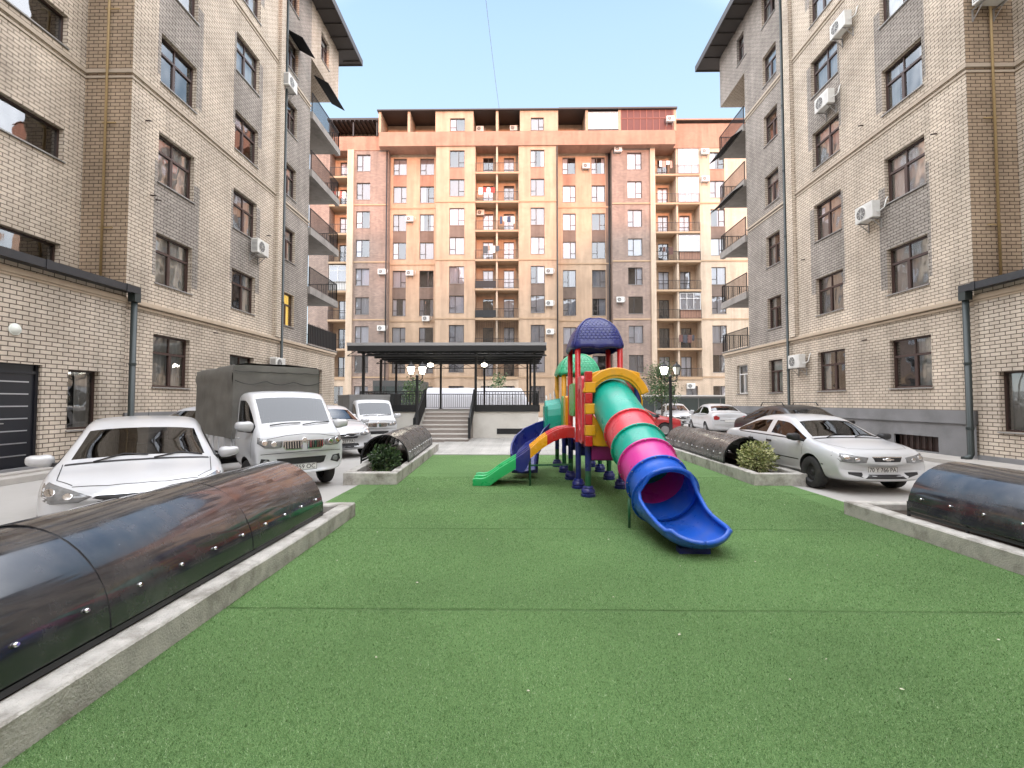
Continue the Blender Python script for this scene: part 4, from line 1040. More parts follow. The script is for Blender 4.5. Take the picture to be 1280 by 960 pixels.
# ------------------------------------------------------------------ playground
def plastic(n, c, r=.34): return pm(n, c, r, var=.10, vscale=5, spec=.5, bump=.06, bscale=120, rvar=.12, dirt=tuple(.55 * x + .09 for x in c), dscale=3.2, damt=.5)
PL = dict(blue=plastic('blue plastic', (.012, .10, .52)), navy=plastic('navy plastic', (.012, .018, .16)), teal=plastic('teal green plastic', (.0, .36, .27)), pink=plastic('coral red plastic', (.72, .06, .085)),
          magenta=plastic('magenta plastic', (.62, .035, .30)), yellow=plastic('golden yellow plastic', (.80, .37, .012)), red=plastic('red plastic', (.55, .018, .018)), green=plastic('green plastic', (.02, .40, .12)),
          dgreen=plastic('dark green post', (.012, .10, .04)), lime=plastic('light green plastic', (.12, .42, .10)), mint=plastic('mint green plastic', (.05, .44, .22)), dred=plastic('crimson plastic', (.30, .012, .02)), purple=plastic('purple plastic', (.22, .012, .13)))
def dome_tiles(base):
    m = base.copy(); N, L = m.node_tree.nodes, m.node_tree.links; b = N['Principled BSDF']
    uv = N.new('ShaderNodeUVMap'); bt = N.new('ShaderNodeTexBrick'); bt.inputs['Scale'].default_value = 1; bt.inputs['Brick Width'].default_value = .075; bt.inputs['Row Height'].default_value = .055
    bt.inputs['Mortar Size'].default_value = .012; bt.inputs['Mortar Smooth'].default_value = .9; L.new(uv.outputs[0], bt.inputs['Vector'])
    bp = N.new('ShaderNodeBump'); bp.invert = True; bp.inputs['Strength'].default_value = 1; bp.inputs['Distance'].default_value = .012; L.new(bt.outputs['Fac'], bp.inputs['Height']); L.new(bp.outputs[0], b.inputs['Normal'])
    return m
def playset():
    off = V((1.5, 9.6, .015)); t = thing('playground_set', 'colourful plastic playground tower with a tube slide and a wave slide on the turf', 'playground', off)
    B = lambda l, name, *mats, **k: l.build(name, [PL[x] if isinstance(x, str) else x for x in mats], t, off, **k)
    left = [(1.17, 8.0), (1.10, 8.74), (1.07, 9.73), (1.03, 10.7), (.95, 11.65)]
    right = [(2.0, 8.0), (1.88, 8.74), (1.85, 9.73), (1.85, 10.8), (1.78, 11.65)]
    tops = [1.95, 2.66, 2.66, 2.25, 2.25]; cols = ['red', 'red', 'red', 'yellow', 'yellow']; low = ['dgreen', 'navy', 'dgreen', 'dgreen', 'dgreen']
    for row in (left, right):
        for (x, y), tp, c, lo in zip(row, tops, cols, low):
            l = MB(); l.lathe([(.05, .05), (.05, .44)], 14, (x, y, 0), m=0); l.lathe([(.052, .44), (.052, .86)], 14, (x, y, 0), m=1); l.lathe([(.052, .86), (.052, tp), (.001, tp + .02)], 14, (x, y, 0), m=2)
            B(l, 'post', lo, 'navy', c)
            l = MB(); l.lathe([(.001, 0.0), (.115, 0.0), (.125, .02), (.125, .055), (.108, .065), (.108, .075), (.118, .085), (.112, .13), (.095, .145), (.088, .15), (.092, .16), (.08, .185), (.055, .19)], 16, (x, y, .0)); B(l, 'foot_pad', 'navy', sharp=45)
    # decks
    for i in range(4):
        (xa, ya), (xb, yb) = left[i], right[i + 1]
        xl = max(left[i][0], left[i+1][0]); xr = min(right[i][0], right[i+1][0])
        l = MB(); l.box(xl + .02, xr - .02, ya + .02, yb - .02, .77, .85, 0); l.box(xl + .05, xr - .05, ya + .05, yb - .05, .60, .768, 1); B(l, 'deck', 'purple', 'navy', bevel=.012)
    l = MB(); l.box(1.22, 1.95, 7.93, 8.0, .62, .87); B(l, 'front_skirt', 'purple', bevel=.02)
    # arched front panel round the tube
    cx, cz, r = 1.62, 1.57, .42; n = 48; pts_o, pts_i = [], []
    for k in range(n):
        a = 2 * math.pi * k / n; dx, dz = math.cos(a), math.sin(a)
        pts_i.append((cx + r * dx, cz + r * dz))
        tx = (.40 / abs(dx)) if abs(dx) > 1e-6 else 9; bz = (cz - .86) / abs(dz) if dz < -1e-6 else 9
        if dz > 0: q = min(tx, .58 / math.sqrt((dx * .72) ** 2 + dz ** 2))
        else: q = min(tx, bz)
        q = max(q, r + .015); pts_o.append((cx + q * dx * 1.02, cz + q * dz))
    l = MB(); ya, yb = 7.86, 8.0
    l.loft([[(x, yb, z) for x, z in pts_i], [(x, ya, z) for x, z in pts_i], [(x, ya, z) for x, z in pts_o], [(x, yb, z) for x, z in pts_o], [(x, yb, z) for x, z in pts_i]], 0, True, False, False)
    B(l, 'arch_panel', 'yellow', bevel=.018)
    l = MB(); m2 = 24; rows = [[], [], [], []]
    for k in range(m2 + 1):
        a = math.pi * (.10 + .80 * k / m2); x, z = math.cos(a), math.sin(a)
        for rr, q, yy in ((rows[0], .46, 7.84), (rows[1], .60, 7.84), (rows[2], .60, 8.01), (rows[3], .46, 8.01)): rr.append((cx + q * x * .96, yy, cz + q * z))
    l.loft([[rows[j][k] for j in range(4)] for k in range(m2 + 1)], 0, True, True, False); B(l, 'arch_hood', 'yellow', bevel=.02)
    l = MB()
    for k in range(7): l.box(1.105, 1.225 + (.05 if k % 2 else 0), 7.822, 7.985, .86 + k * .178, .86 + (k + 1) * .178 - .004, k % 2)
    B(l, 'corner_blocks', 'red', 'yellow', bevel=.012)
    l = MB(); l.box(1.95, 2.04, 7.88, 8.02, .86, 1.9); B(l, 'corner_post', 'navy', bevel=.02)
    # red side panel with an oval opening
    def side_panel(x, ya, yb, za, zb, mat, oval=True, tk=.06, name='side_panel'):
        n = 40; cy, cz2 = (ya + yb) / 2, (za + zb) / 2; hy, hz = (yb - ya) / 2, (zb - za) / 2; o, i_ = [], []
        for k in range(n):
            a = 2 * math.pi * k / n; dy, dz = math.cos(a), math.sin(a)
            q = 1 / (abs(dy) ** 8 + abs(dz) ** 8) ** .125; o.append((cy + hy * q * dy, cz2 + hz * q * dz)); i_.append((cy + hy * .55 * dy, cz2 + hz * .62 * dz))
        l = MB()
        if oval:
            l.loft([[(x, y, z) for y, z in i_], [(x - tk, y, z) for y, z in i_], [(x - tk, y, z) for y, z in o], [(x, y, z) for y, z in o], [(x, y, z) for y, z in i_]], 0, True, False, False)
            for dy in (-.1, 0, .1): l.bar((x - tk / 2, cy + dy, cz2 - hz * .63), (x - tk / 2, cy + dy, cz2 + hz * .63), .03, .03)
        else: l.loft([[(x, y, z) for y, z in o], [(x - tk, y, z) for y, z in o]], 0, True, True, False)
        B(l, name, mat, bevel=.012)
    side_panel(1.14, 8.06, 8.70, .87, 2.05, 'pink'); side_panel(2.0, 8.06, 8.70, .87, 2.0, 'pink')
    side_panel(1.09, 8.82, 9.66, 1.32, 1.95, 'lime', False); side_panel(1.93, 8.82, 9.66, .87, 1.7, 'green', True)
    side_panel(1.06, 9.80, 10.22, .87, 1.72, 'yellow', False, .09); side_panel(1.05, 10.25, 10.64, .87, 1.72, 'lime', False, .09); side_panel(1.88, 9.80, 10.66, .87, 1.7, 'yellow', True)
    # teal hood of the rear slide
    l = MB(); rings = []
    for k in range(13):
        a = math.pi * k / 12; rings.append([(.98, 11.15 - .42 * math.cos(a), 1.0 + .68 * math.sin(a) ** .6), (.62, 11.15 - .40 * math.cos(a), .98 + .64 * math.sin(a) ** .6), (.62, 11.15 - .33 * math.cos(a), .98 + .55 * math.sin(a) ** .6), (.98, 11.15 - .34 * math.cos(a), 1.0 + .58 * math.sin(a) ** .6)])
    l.loft(rings, 0, True, True, False); l.box(.60, .66, 10.75, 11.55, .9, 1.5); B(l, 'slide_hood', 'teal', bevel=.01)
    # curved rear slide
    path = [(.98, 11.1, .86), (.78, 11.08, .83), (.55, 11.0, .74), (.34, 10.82, .62), (.20, 10.55, .48), (.13, 10.25, .34), (.12, 9.98, .22), (.13, 9.8, .17)]
    l = MB(); rings = []
    for i, p in enumerate(path):
        a, b = V(path[max(0, i - 1)]), V(path[min(len(path) - 1, i + 1)]); tn = (b - a).normalized(); sd = tn.cross(V((0, 0, 1))).normalized(); p = V(p); up = V((0, 0, 1))
        rings.append([p + sd * u + up * z for u, z in ((-.30, .36), (-.26, .36), (-.22, .03), (0, 0), (.22, .03), (.26, .36), (.30, .36), (.27, -.04), (0, -.06), (-.27, -.04))])
    l.loft(rings, 0, True, True, False); B(l, 'curved_slide', 'navy', bevel=.012)
    # wave slide to the left
    wp = [(1.06, 1.12, 0), (.92, 1.125, 0), (.78, 1.10, 0), (.66, 1.05, 0), (.54, .98, 1), (.42, .90, 1), (.33, .82, 1), (.22, .73, 2), (.10, .64, 2), (-.05, .54, 3), (-.2, .45, 3), (-.35, .36, 3), (-.46, .28, 3), (-.54, .22, 3), (-.62, .175, 3), (-.70, .16, 3), (-.80, .165, 3), (-.86, .15, 3)]
    fine = []
    for i in range(len(wp) - 1):
        for q in (0, .5): fine.append((wp[i][0] + (wp[i+1][0] - wp[i][0]) * q, wp[i][1] + (wp[i+1][1] - wp[i][1]) * q, wp[i][2]))
    fine.append(wp[-1]); sec = [(-.40, -.06), (-.395, -.01), (-.375, .0), (-.35, .0), (-.33, -.015), (-.31, -.12), (-.26, -.14), (-.08, -.14), (-.05, -.12), (-.03, -.01), (0, .005), (.03, -.01), (.05, -.12), (.08, -.14), (.26, -.14), (.31, -.12), (.33, -.015), (.35, 0), (.375, 0), (.395, -.01), (.40, -.06)]
    yc = 9.30
    for seg, c in enumerate(('red', 'yellow', 'navy', 'green')):
        idx = [i for i, w in enumerate(fine) if w[2] == seg]; lo, hi = idx[0], min(idx[-1] + 1, len(fine) - 1); l = MB(); rings = []
        for i in range(lo, hi + 1):
            x, z, _ = fine[i]; dp = .20 if seg < 3 else max(.05, min(.20, z - .02)); dp = min(dp, z - .015)
            if seg == 2: dp += .14 * math.sin(math.pi * (i - lo) / max(1, hi - lo)) + .02
            rings.append([(x, yc + u, max(.004, z + w)) for u, w in sec] + [(x, yc + .385, max(.004, z - dp)), (x, yc - .385, max(.004, z - dp))])
        l.loft(rings, 0, True, True, True); B(l, 'slide_segment', c, sharp=40)
    for q in (8.98, 9.62): l = MB(); l.tube([(.22, q, .0), (.22, q, .62)], .018, 8); B(l, 'slide_leg', 'dgreen')
    l = MB(); l.bar((.22, 8.95, .40), (1.0, 8.95, .42), .03, .03); B(l, 'slide_brace', 'dgreen')
    # tube slide
    P = [V(p) for p in ((1.585, 8.25, 1.69), (1.645, 7.6, 1.36), (1.69, 7.2, 1.15), (1.715, 6.8, .95), (1.74, 6.45, .77), (1.765, 6.1, .585), (1.79, 5.84, .455))]; r = .37
    def frame(i):
        a, b = P[max(0, i - 1)], P[min(len(P) - 1, i + 1)]; tn = (b - a).normalized(); x = tn.cross(V((0, 0, 1))).normalized() * -1; nn = tn.cross(x).normalized()
        if nn.z < 0: nn = -nn
        return tn, x, nn
    def ring(i, rr, sh=0, n=40): tn, x, nn = frame(i); return [P[i] + tn * sh + (x * math.sin(q) - nn * math.cos(q)) * rr for q in [2 * math.pi * k / n for k in range(n)]]
    for a, b, c in ((0, 2, 'teal'), (2, 3, 'pink'), (3, 4, 'teal'), (4, 5, 'magenta'), (5, 6, 'blue')):
        rr = [ring(i, r) for i in range(a, b + 1)]; ri = [ring(i, r - .014) for i in range(b, a - 1, -1)]
        l = MB(); seq = []
        fl = .032
        seq += [ring(a, r + fl, .0), ring(a, r + fl, .022), ring(a, r, .024)] if a else [ring(a, r)]
        for i in range(a + 1, b): seq.append(ring(i, r))
        seq += [ring(b, r, -.024), ring(b, r + fl, -.022), ring(b, r + fl, -.001)] if b < 6 else [ring(b, r, -.05), ring(b, r + .05, 0), ring(b, r + .055, .02)]
        seq += [ring(b, r - .014, -.001 if b < 6 else .02)] + ri[1:-1] + [ring(a, r - .014, 0)]
        seq.append(seq[0]); l.loft(seq, 0, True, False, True); B(l, 'tube_segment', c, sharp=50)
    for i in (2, 3, 4, 5):
        tn, x, nn = frame(i)
        for k in range(14):
            q = 2 * math.pi * (k + .5) / 14; p_ = P[i] + (x * math.sin(q) - nn * math.cos(q)) * (r + .02) + tn * .024; l = MB(); l.sphere(p_, .009, 8, 5); B(l, 'bolt', M['sill'])
    tn, x, nn = frame(6); th0 = 138; K = 28; C = P[6] + tn * .02
    strips = []
    first = [C + (x * math.sin(q) - nn * math.cos(q)) * (r + .02) for q in [R(-th0 + 2 * th0 * k / K) for k in range(K + 1)]]
    strips.append(first)
    for s_, fy, fz, a, th, hh in ((.12, 5.86, .12, .385, 116, .40), (.25, 5.74, .10, .375, 104, .33), (.4, 5.58, .085, .355, 96, .28), (.55, 5.40, .08, .345, 92, .24), (.7, 5.22, .082, .345, 90, .21), (.82, 5.06, .09, .345, 88, .185), (.90, 4.96, .10, .33, 84, .16), (.95, 4.89, .115, .325, 82, .148), (.985, 4.835, .145, .312, 78, .122), (1.0, 4.80, .185, .30, 74, .085)):
        cxx = 1.79 + .075 * s_; row = []
        for k in range(K + 1):
            q = R(-th + 2 * th * k / K); u = math.sin(q) * a; w = (1 - math.cos(q)) / (1 - math.cos(R(th))) * hh
            lean = .28 * (w / .4) * max(0, 1 - s_ * 1.3) * .7
            row.append(V((cxx + u, fy + .13 * max(0, s_ - .9) / .10 * math.sin(q) ** 2 + lean * .0 - w * .35 * max(0, 1 - 2 * s_), fz + w)))
        strips.append(row)
    l = MB(); l.loft(strips, 0, False, False, True); o = B(l, 'slide_chute', 'blue'); sm = o.modifiers.new('solid', 'SOLIDIFY'); sm.thickness = .016; sm.offset = 1
    rim = strips[-1][K // 2:0:-1] + [s_[0] for s_ in strips[::-1]] + [C + (x * math.sin(q) - nn * math.cos(q)) * (r + .035) for q in [R(-th0 - (360 - 2 * th0) * k / 14) for k in range(1, 14)]] + [s_[-1] for s_ in strips] + strips[-1][K - 1:K // 2 - 1:-1]
    l = MB(); l.tube(rim, .026, 8); B(l, 'rim', 'blue')
    for q in (1.395, 2.185): l = MB(); l.tube([(q, 6.02, 0), (q, 6.02, .38)], .018, 8); B(l, 'slide_leg', 'dgreen')
    l = MB(); l.box(1.68, 2.0, 5.0, 5.12, .0, .07); B(l, 'slide_foot', 'navy')
    # roofs
    def roof(cx, cy, hx, hy, z0, hh, mat, rib):
        prof = [(.93, -.06), (1.0, -.055), (1.03, .02), (1.02, .10), (.985, .20), (.95, .30), (.87, .48), (.76, .64), (.60, .79), (.40, .915), (.19, .985), (.012, 1.0)]
        n = 64; l = MB(); ring_ = lambda k_, z: [(cx + hx * k_ * math.cos(a) * q, cy + hy * k_ * math.sin(a) * q, z0 + hh * z + (.035 * abs(math.sin(a * 4)) if z < 0 else 0)) for a, q in [(2 * math.pi * j / n, 1 / (abs(math.cos(2 * math.pi * j / n)) ** 5 + abs(math.sin(2 * math.pi * j / n)) ** 5) ** .2) for j in range(n)]]
        l.loft([ring_(k_, z) for k_, z in prof], 0, True, False, True, mfn=lambda i, j: 1 if i > 3 else 0); o = B(l, 'roof', mat, dome_tiles(PL[mat]))
        for j in (8, 24, 40, 56):
            l = MB(); l.tube([V(ring_(k_, z)[j]) for k_, z in prof[2:]], .022, 6); rb = l.build('roof_rib', [PL[mat]], o, off)
    roof(1.475, 9.23, .50, .60, 2.60, .62, 'navy', 0); roof(1.38, 11.15, .50, .56, 2.22, .5, 'mint', 0)
    # handrail prongs at the back left
    l = MB()
    for k in range(3): l.tube([(.72 + .1 * k, 11.6, 1.3), (.68 + .1 * k, 11.62, 1.75 + .05 * k)], .022, 6)
    B(l, 'handle', M['white_frame'])
playset()
# ------------------------------------------------------------------ vehicles
PAINT = dict(white=pm('white car paint', (.56, .57, .59), .3, var=.03, coat=.8, dirt=(.42, .40, .36), dscale=1.6, damt=.3), red=pm('red car paint', (.42, .02, .025), .28, var=.04, coat=1), black=pm('black car paint', (.012, .012, .014), .35, var=.1, coat=.25),
             silver=pm('grey car paint', (.30, .31, .33), .3, metal=.4, coat=1))
RUB = pm('black trim plastic', (.018, .018, .02), .55, var=.15); TYRE = pm('tyre rubber', (.022, .022, .022), .8, var=.25, dirt=(.09, .08, .07), dscale=6, damt=.5)
CGL = glass_mat('car glass', .05, (.16, .18, .17), .0006); DGL = glass_mat('tinted car glass', .015, (.03, .034, .034), .0006, ior=1.28); LAMP = pm('headlamp lens', (.17, .175, .18), .08, var=.7, vscale=14, coat=1, spec=.8); TAIL = pm('tail lamp lens', (.30, .012, .015), .15, coat=1)
STEEL = pm('black steel wheel', (.025, .025, .027), .5, var=.2); ALLOY = pm('alloy wheel', (.42, .42, .43), .35, metal=.7); PLATE = pm('number plate', (.72, .72, .70), .4); INK = pm('plate ink', (.015, .015, .015), .5)
CABIN = pm('car interior', (.03, .03, .032), .9, var=.2); SEAT = pm('car seats', (.09, .085, .08), .9, var=.2)
DEP = None
def station_ring(st):
    x, zb, zs, zt, hw, wr, bow = st
    if wr is None:
        top = [(.90 * hw, zs + .40 * (zt - zs)), (.83 * hw, zs + .62 * (zt - zs)), (.42 * hw, zt - .012), (0, zt)]
    else:
        top = [(wr + .025, zt - .085), (wr - .035, zt - .035), (wr * .55, zt - .006), (0, zt)]
    pr = [(0, zb), (.80 * hw, zb), (.955 * hw, zb + .07), (1.0 * hw, zb + .55 * (zs - zb)), (.992 * hw, zs - .09), (.945 * hw, zs)] + top
    pts = [(x - bow * (y / hw) ** 2, y, z) for y, z in pr]
    return pts + [(px, -py, pz) for px, py, pz in pts[-2:0:-1]]          # 18 points round
def shell(stations, tagf, arches, arch_r):
    rings = [station_ring(s) for s in stations]; n = len(rings[0])
    bm = bmesh.new(); vs = [[bm.verts.new(p) for p in r] for r in rings]
    for i in range(len(rings) - 1):
        for j in range(n):
            k = (j + 1) % n; f = bm.faces.new((vs[i][j], vs[i][k], vs[i+1][k], vs[i+1][j])); jj = j if j < 9 else 17 - j
            f.material_index = tagf(i, jj); f.smooth = True
    for e in (0, len(rings) - 1):
        for j in range(9):
            a, b, c, d = vs[e][j], vs[e][j+1], vs[e][(18 - j - 1) % 18], vs[e][(18 - j) % 18]
            q = [v for k, v in enumerate((a, b, c, d)) if v not in (a, b, c, d)[:k]]
            if len(q) > 2: f = bm.faces.new(q); f.smooth = True; f.material_index = 0
    bmesh.ops.recalc_face_normals(bm, faces=bm.faces)
    me = bpy.data.meshes.new('shell'); bm.to_mesh(me); bm.free()
    for k in range(12): me.materials.append(TAGM[k])
    o = bpy.data.objects.new('shell', me); COL.objects.link(o)
    s = o.modifiers.new('s', 'SUBSURF'); s.levels = 2; s.render_levels = 2
    tmp = []
    for ax, az in arches:
        for sy in (-1, 1):
            l = MB(); w = max(s_[4] for s_ in stations); l.lathe([(arch_r, sy * (w - .26)), (arch_r, sy * (w + .2))], 36, (ax, 0, az), 'y', 6, True, True)
            cm = l.mesh('cut', [TAGM[k] for k in range(12)]); b2 = bmesh.new(); b2.from_mesh(cm); bmesh.ops.recalc_face_normals(b2, faces=b2.faces); b2.to_mesh(cm); b2.free()
            co = bpy.data.objects.new('cut', cm); COL.objects.link(co); tmp.append(co)
            bo = o.modifiers.new('b', 'BOOLEAN'); bo.operation = 'DIFFERENCE'; bo.object = co; bo.solver = 'EXACT'; bo.material_mode = 'INDEX'
    dg = bpy.context.evaluated_depsgraph_get(); dg.update(); ev = o.evaluated_get(dg); res = bpy.data.meshes.new_from_object(ev)
    bpy.data.objects.remove(o)
    for c in tmp: bpy.data.objects.remove(c)
    return res
TAGM = [bpy.data.materials.new('tag%d' % k) for k in range(12)]
def split(me, parent, spec):
    """spec: list of (name, material, test(tag, centre)) -> part objects; first match wins"""
    vs = [v.co.copy() for v in me.vertices]; groups = {}
    for p in me.polygons:
        for k, (nm, mt, fn) in enumerate(spec):
            if fn(p.material_index, p.center): groups.setdefault(k, []).append(list(p.vertices)); break
    out = {}
    for k in sorted(groups):
        nm, mt, fn = spec[k]; used = {}; f2 = []
        for f in groups[k]: f2.append([used.setdefault(i, len(used)) for i in f])
        m2 = bpy.data.meshes.new(nm); m2.from_pydata([vs[i] for i in used], [], f2); m2.materials.append(mt)
        m2.polygons.foreach_set('use_smooth', [True] * len(f2)); m2.set_sharp_from_angle(angle=R(42)); m2.update()
        out.setdefault(nm, []).append(obj(nm, m2, parent))
    return out
class Proj:
    """lays lamps, grilles, seams and letters on the body surface, following its curve"""
    def __init__(s, me):
        s.b = BVHTree.FromPolygons([v.co.copy() for v in me.vertices], [list(p.vertices) for p in me.polygons])
    def hit(s, ax, u, w):
        o, d = {'front': (V((6, u, w)), V((-1, 0, 0))), 'rear': (V((-9, u, w)), V((1, 0, 0))), 'left': (V((u, 4, w)), V((0, -1, 0))), 'right': (V((u, -4, w)), V((0, 1, 0))), 'top': (V((u, w, 5)), V((0, 0, -1)))}[ax]
        h, n, i, dist = s.b.ray_cast(o, d)
        if h is None: h, n, i, dist = s.b.find_nearest(o + d * 5); n = -d
        if n.dot(d) > 0: n = -n
        return h, n, d
    def patch(s, l, ax, poly, m=0, up=.006, sink=.004, rings=4, flat=None):
        c = V((sum(p[0] for p in poly) / len(poly), sum(p[1] for p in poly) / len(poly))); dense = []
        for i in range(len(poly)):
            a, b = V(poly[i]), V(poly[(i+1) % len(poly)]); k = max(1, int((b - a).length / .05))
            dense += [a + (b - a) * q / k for q in range(k)]
        rs = []
        for r in range(rings + 1):
            f = 1 - r / rings * .999; row = []
            for p in dense:
                q = c + (p - c) * f; h, n, d = s.hit(ax, q.x, q.y); row.append(h - d * up if r else h + d * sink)
            rs.append(row)
            if r == 0:
                row = []
                for p in dense:
                    q = c + (p - c) * .985; h, n, d = s.hit(ax, q.x, q.y); row.append(h - d * up)
                rs.append(row)
        l.loft(rs, m, True, False, True)
    def ribbon(s, l, ax, pts, w=.009, m=0, up=.0015):
        dn = []
        for i in range(len(pts) - 1):
            a, b = V(pts[i]), V(pts[i+1]); k = max(1, int((b - a).length / .06)); dn += [a + (b - a) * q / k for q in range(k)]
        dn.append(V(pts[-1])); A, B_ = [], []
        for i, p in enumerate(dn):
            t = (dn[min(i+1, len(dn)-1)] - dn[max(0, i-1)]).normalized(); nn = V((-t.y, t.x))
            for row, sg in ((A, 1), (B_, -1)): q = p + nn * sg * w / 2; h, n, d = s.hit(ax, q.x, q.y); row.append(h + n * up)
        l.loft([A, B_], m, False, False, False)
def wheel(parent, x, y, r, w, side, style):
    l = MB(); sy = side
    l.lathe([(r * .62, -w/2), (r * .9, -w/2), (r * .975, -w/2 + .02), (r, -w/2 + .05), (r, w/2 - .05), (r * .975, w/2 - .02), (r * .9, w/2), (r * .62, w/2), (r * .6, 0), (r * .62, -w/2)], 32, (0, 0, 0), 'y')
    t = l.build('wheel', [TYRE], parent); t.location = (x, y, r); mt = STEEL if style == 'steel' else ALLOY
    l = MB(); o = sy * w / 2
    l.lathe([(.001, o * .55), (r * .12, o * .55), (r * .14, o * .35), (r * .3, o * .3), (r * .46, o * .62), (r * .5, o * .45), (r * .56, o * .5), (r * .6, o * .98), (r * .645, o * 1.0), (r * .65, o * .8), (r * .6, -o * .6)], 32, (0, 0, 0), 'y')
    if style != 'steel':
        for k in range(7):
            a = k * 2 * math.pi / 7; l.bar((r * .1 * math.cos(a), o * .8, r * .1 * math.sin(a)), (r * .58 * math.cos(a), o * .9, r * .58 * math.sin(a)), r * .13, .025, up=(0, 1, 0))
    else:
        for k in range(8):
            a = k * math.pi / 4; l.lathe([(.001, o * .58), (r * .035, o * .58)], 8, (r * .38 * math.cos(a), .004 * sy, r * .38 * math.sin(a)), 'y', 1)
    l.build('rim', [mt, RUB], t)
    return t
def plate(parent, P, ax, c, w, h, text, up=.02):
    l = MB(); y, z = c; h0, n, d = P.hit(ax, y, z); x = h0.x + (up if ax == 'front' else -up); sg = 1 if ax == 'front' else -1
    l.box(min(x, x - sg * .03), max(x, x - sg * .03), y - w/2, y + w/2, z - h/2, z + h/2, 0)
    e = .006; xx = x + sg * .002
    for a, b, c2, d2 in ((y - w/2, y + w/2, z - h/2, z - h/2 + e), (y - w/2, y + w/2, z + h/2 - e, z + h/2), (y - w/2, y - w/2 + e, z - h/2, z + h/2), (y + w/2 - e, y + w/2, z - h/2, z + h/2)): l.box(min(x, xx), max(x, xx), a, b, c2, d2, 1)
    p = l.build('number_plate', [PLATE, INK], parent)
    if text:
        cu = bpy.data.curves.new('t', 'FONT'); cu.body = text; cu.size = h * .92; cu.align_x = 'CENTER'; cu.align_y = 'CENTER'; cu.extrude = .0015
        to = bpy.data.objects.new('t', cu); COL.objects.link(to); dg = bpy.context.evaluated_depsgraph_get(); dg.update()
        me = bpy.data.meshes.new_from_object(to.evaluated_get(dg)); bpy.data.objects.remove(to); me.materials.clear(); me.materials.append(INK)
        tw = max(v.co.x for v in me.vertices) - min(v.co.x for v in me.vertices); k = min(1, (w - .04) / tw)
        for v in me.vertices: v.co = (x + sg * (.0025 + v.co.z), y + sg * v.co.x * k, z + v.co.y)
        obj('lettering', me, p)
def mirror(parent, P, x, y, z, side, mat, s=1.0):
    l = MB(); rings = []
    for k, (dx, sc) in enumerate(((.075, .35), (.065, .72), (.035, .94), (0, 1.0), (-.03, 1.0), (-.04, .93), (-.035, .9))):
        ring = []
        for j in range(20):
            a = 2 * math.pi * j / 20; c, d = math.cos(a), math.sin(a); q = 1 / (abs(c) ** 3.5 + abs(d) ** 3.5) ** (1 / 3.5)
            yy = .105 * c * q * sc; zz = (.068 if c * 1 < 0 else .058) * d * q * sc
            ring.append((x + dx * s, side * (y + .10 + yy * s), z + zz * s + .01 * c))
        rings.append(ring)
    l.loft(rings, 0, True, True, True); l.bar((x + .02, side * (y - .06), z - .06), (x, side * (y + .05), z - .035), .07, .045, 1)
    return l.build('mirror', [mat, RUB], parent, sharp=50)
def seats(parent, x0, x1, zf, hw, dash=True):
    l = MB()
    for x in (x0, x1):
        for y in (-.36, .36):
            l.box(x - .25, x + .22, y - .22, y + .22, zf, zf + .18); l.obox((x - .27, y, zf + .42), (.06, 0, .02), (0, .21, 0), (-.08, 0, .30)); l.obox((x - .36, y, zf + .80), (.045, 0, 0), (0, .11, 0), (0, 0, .09))
    if dash: l.box(x1 + .75, x1 + 1.0, -hw + .15, hw - .15, zf + .25, zf + .48)
    l.build('seats', [SEAT], parent, bevel=.03)

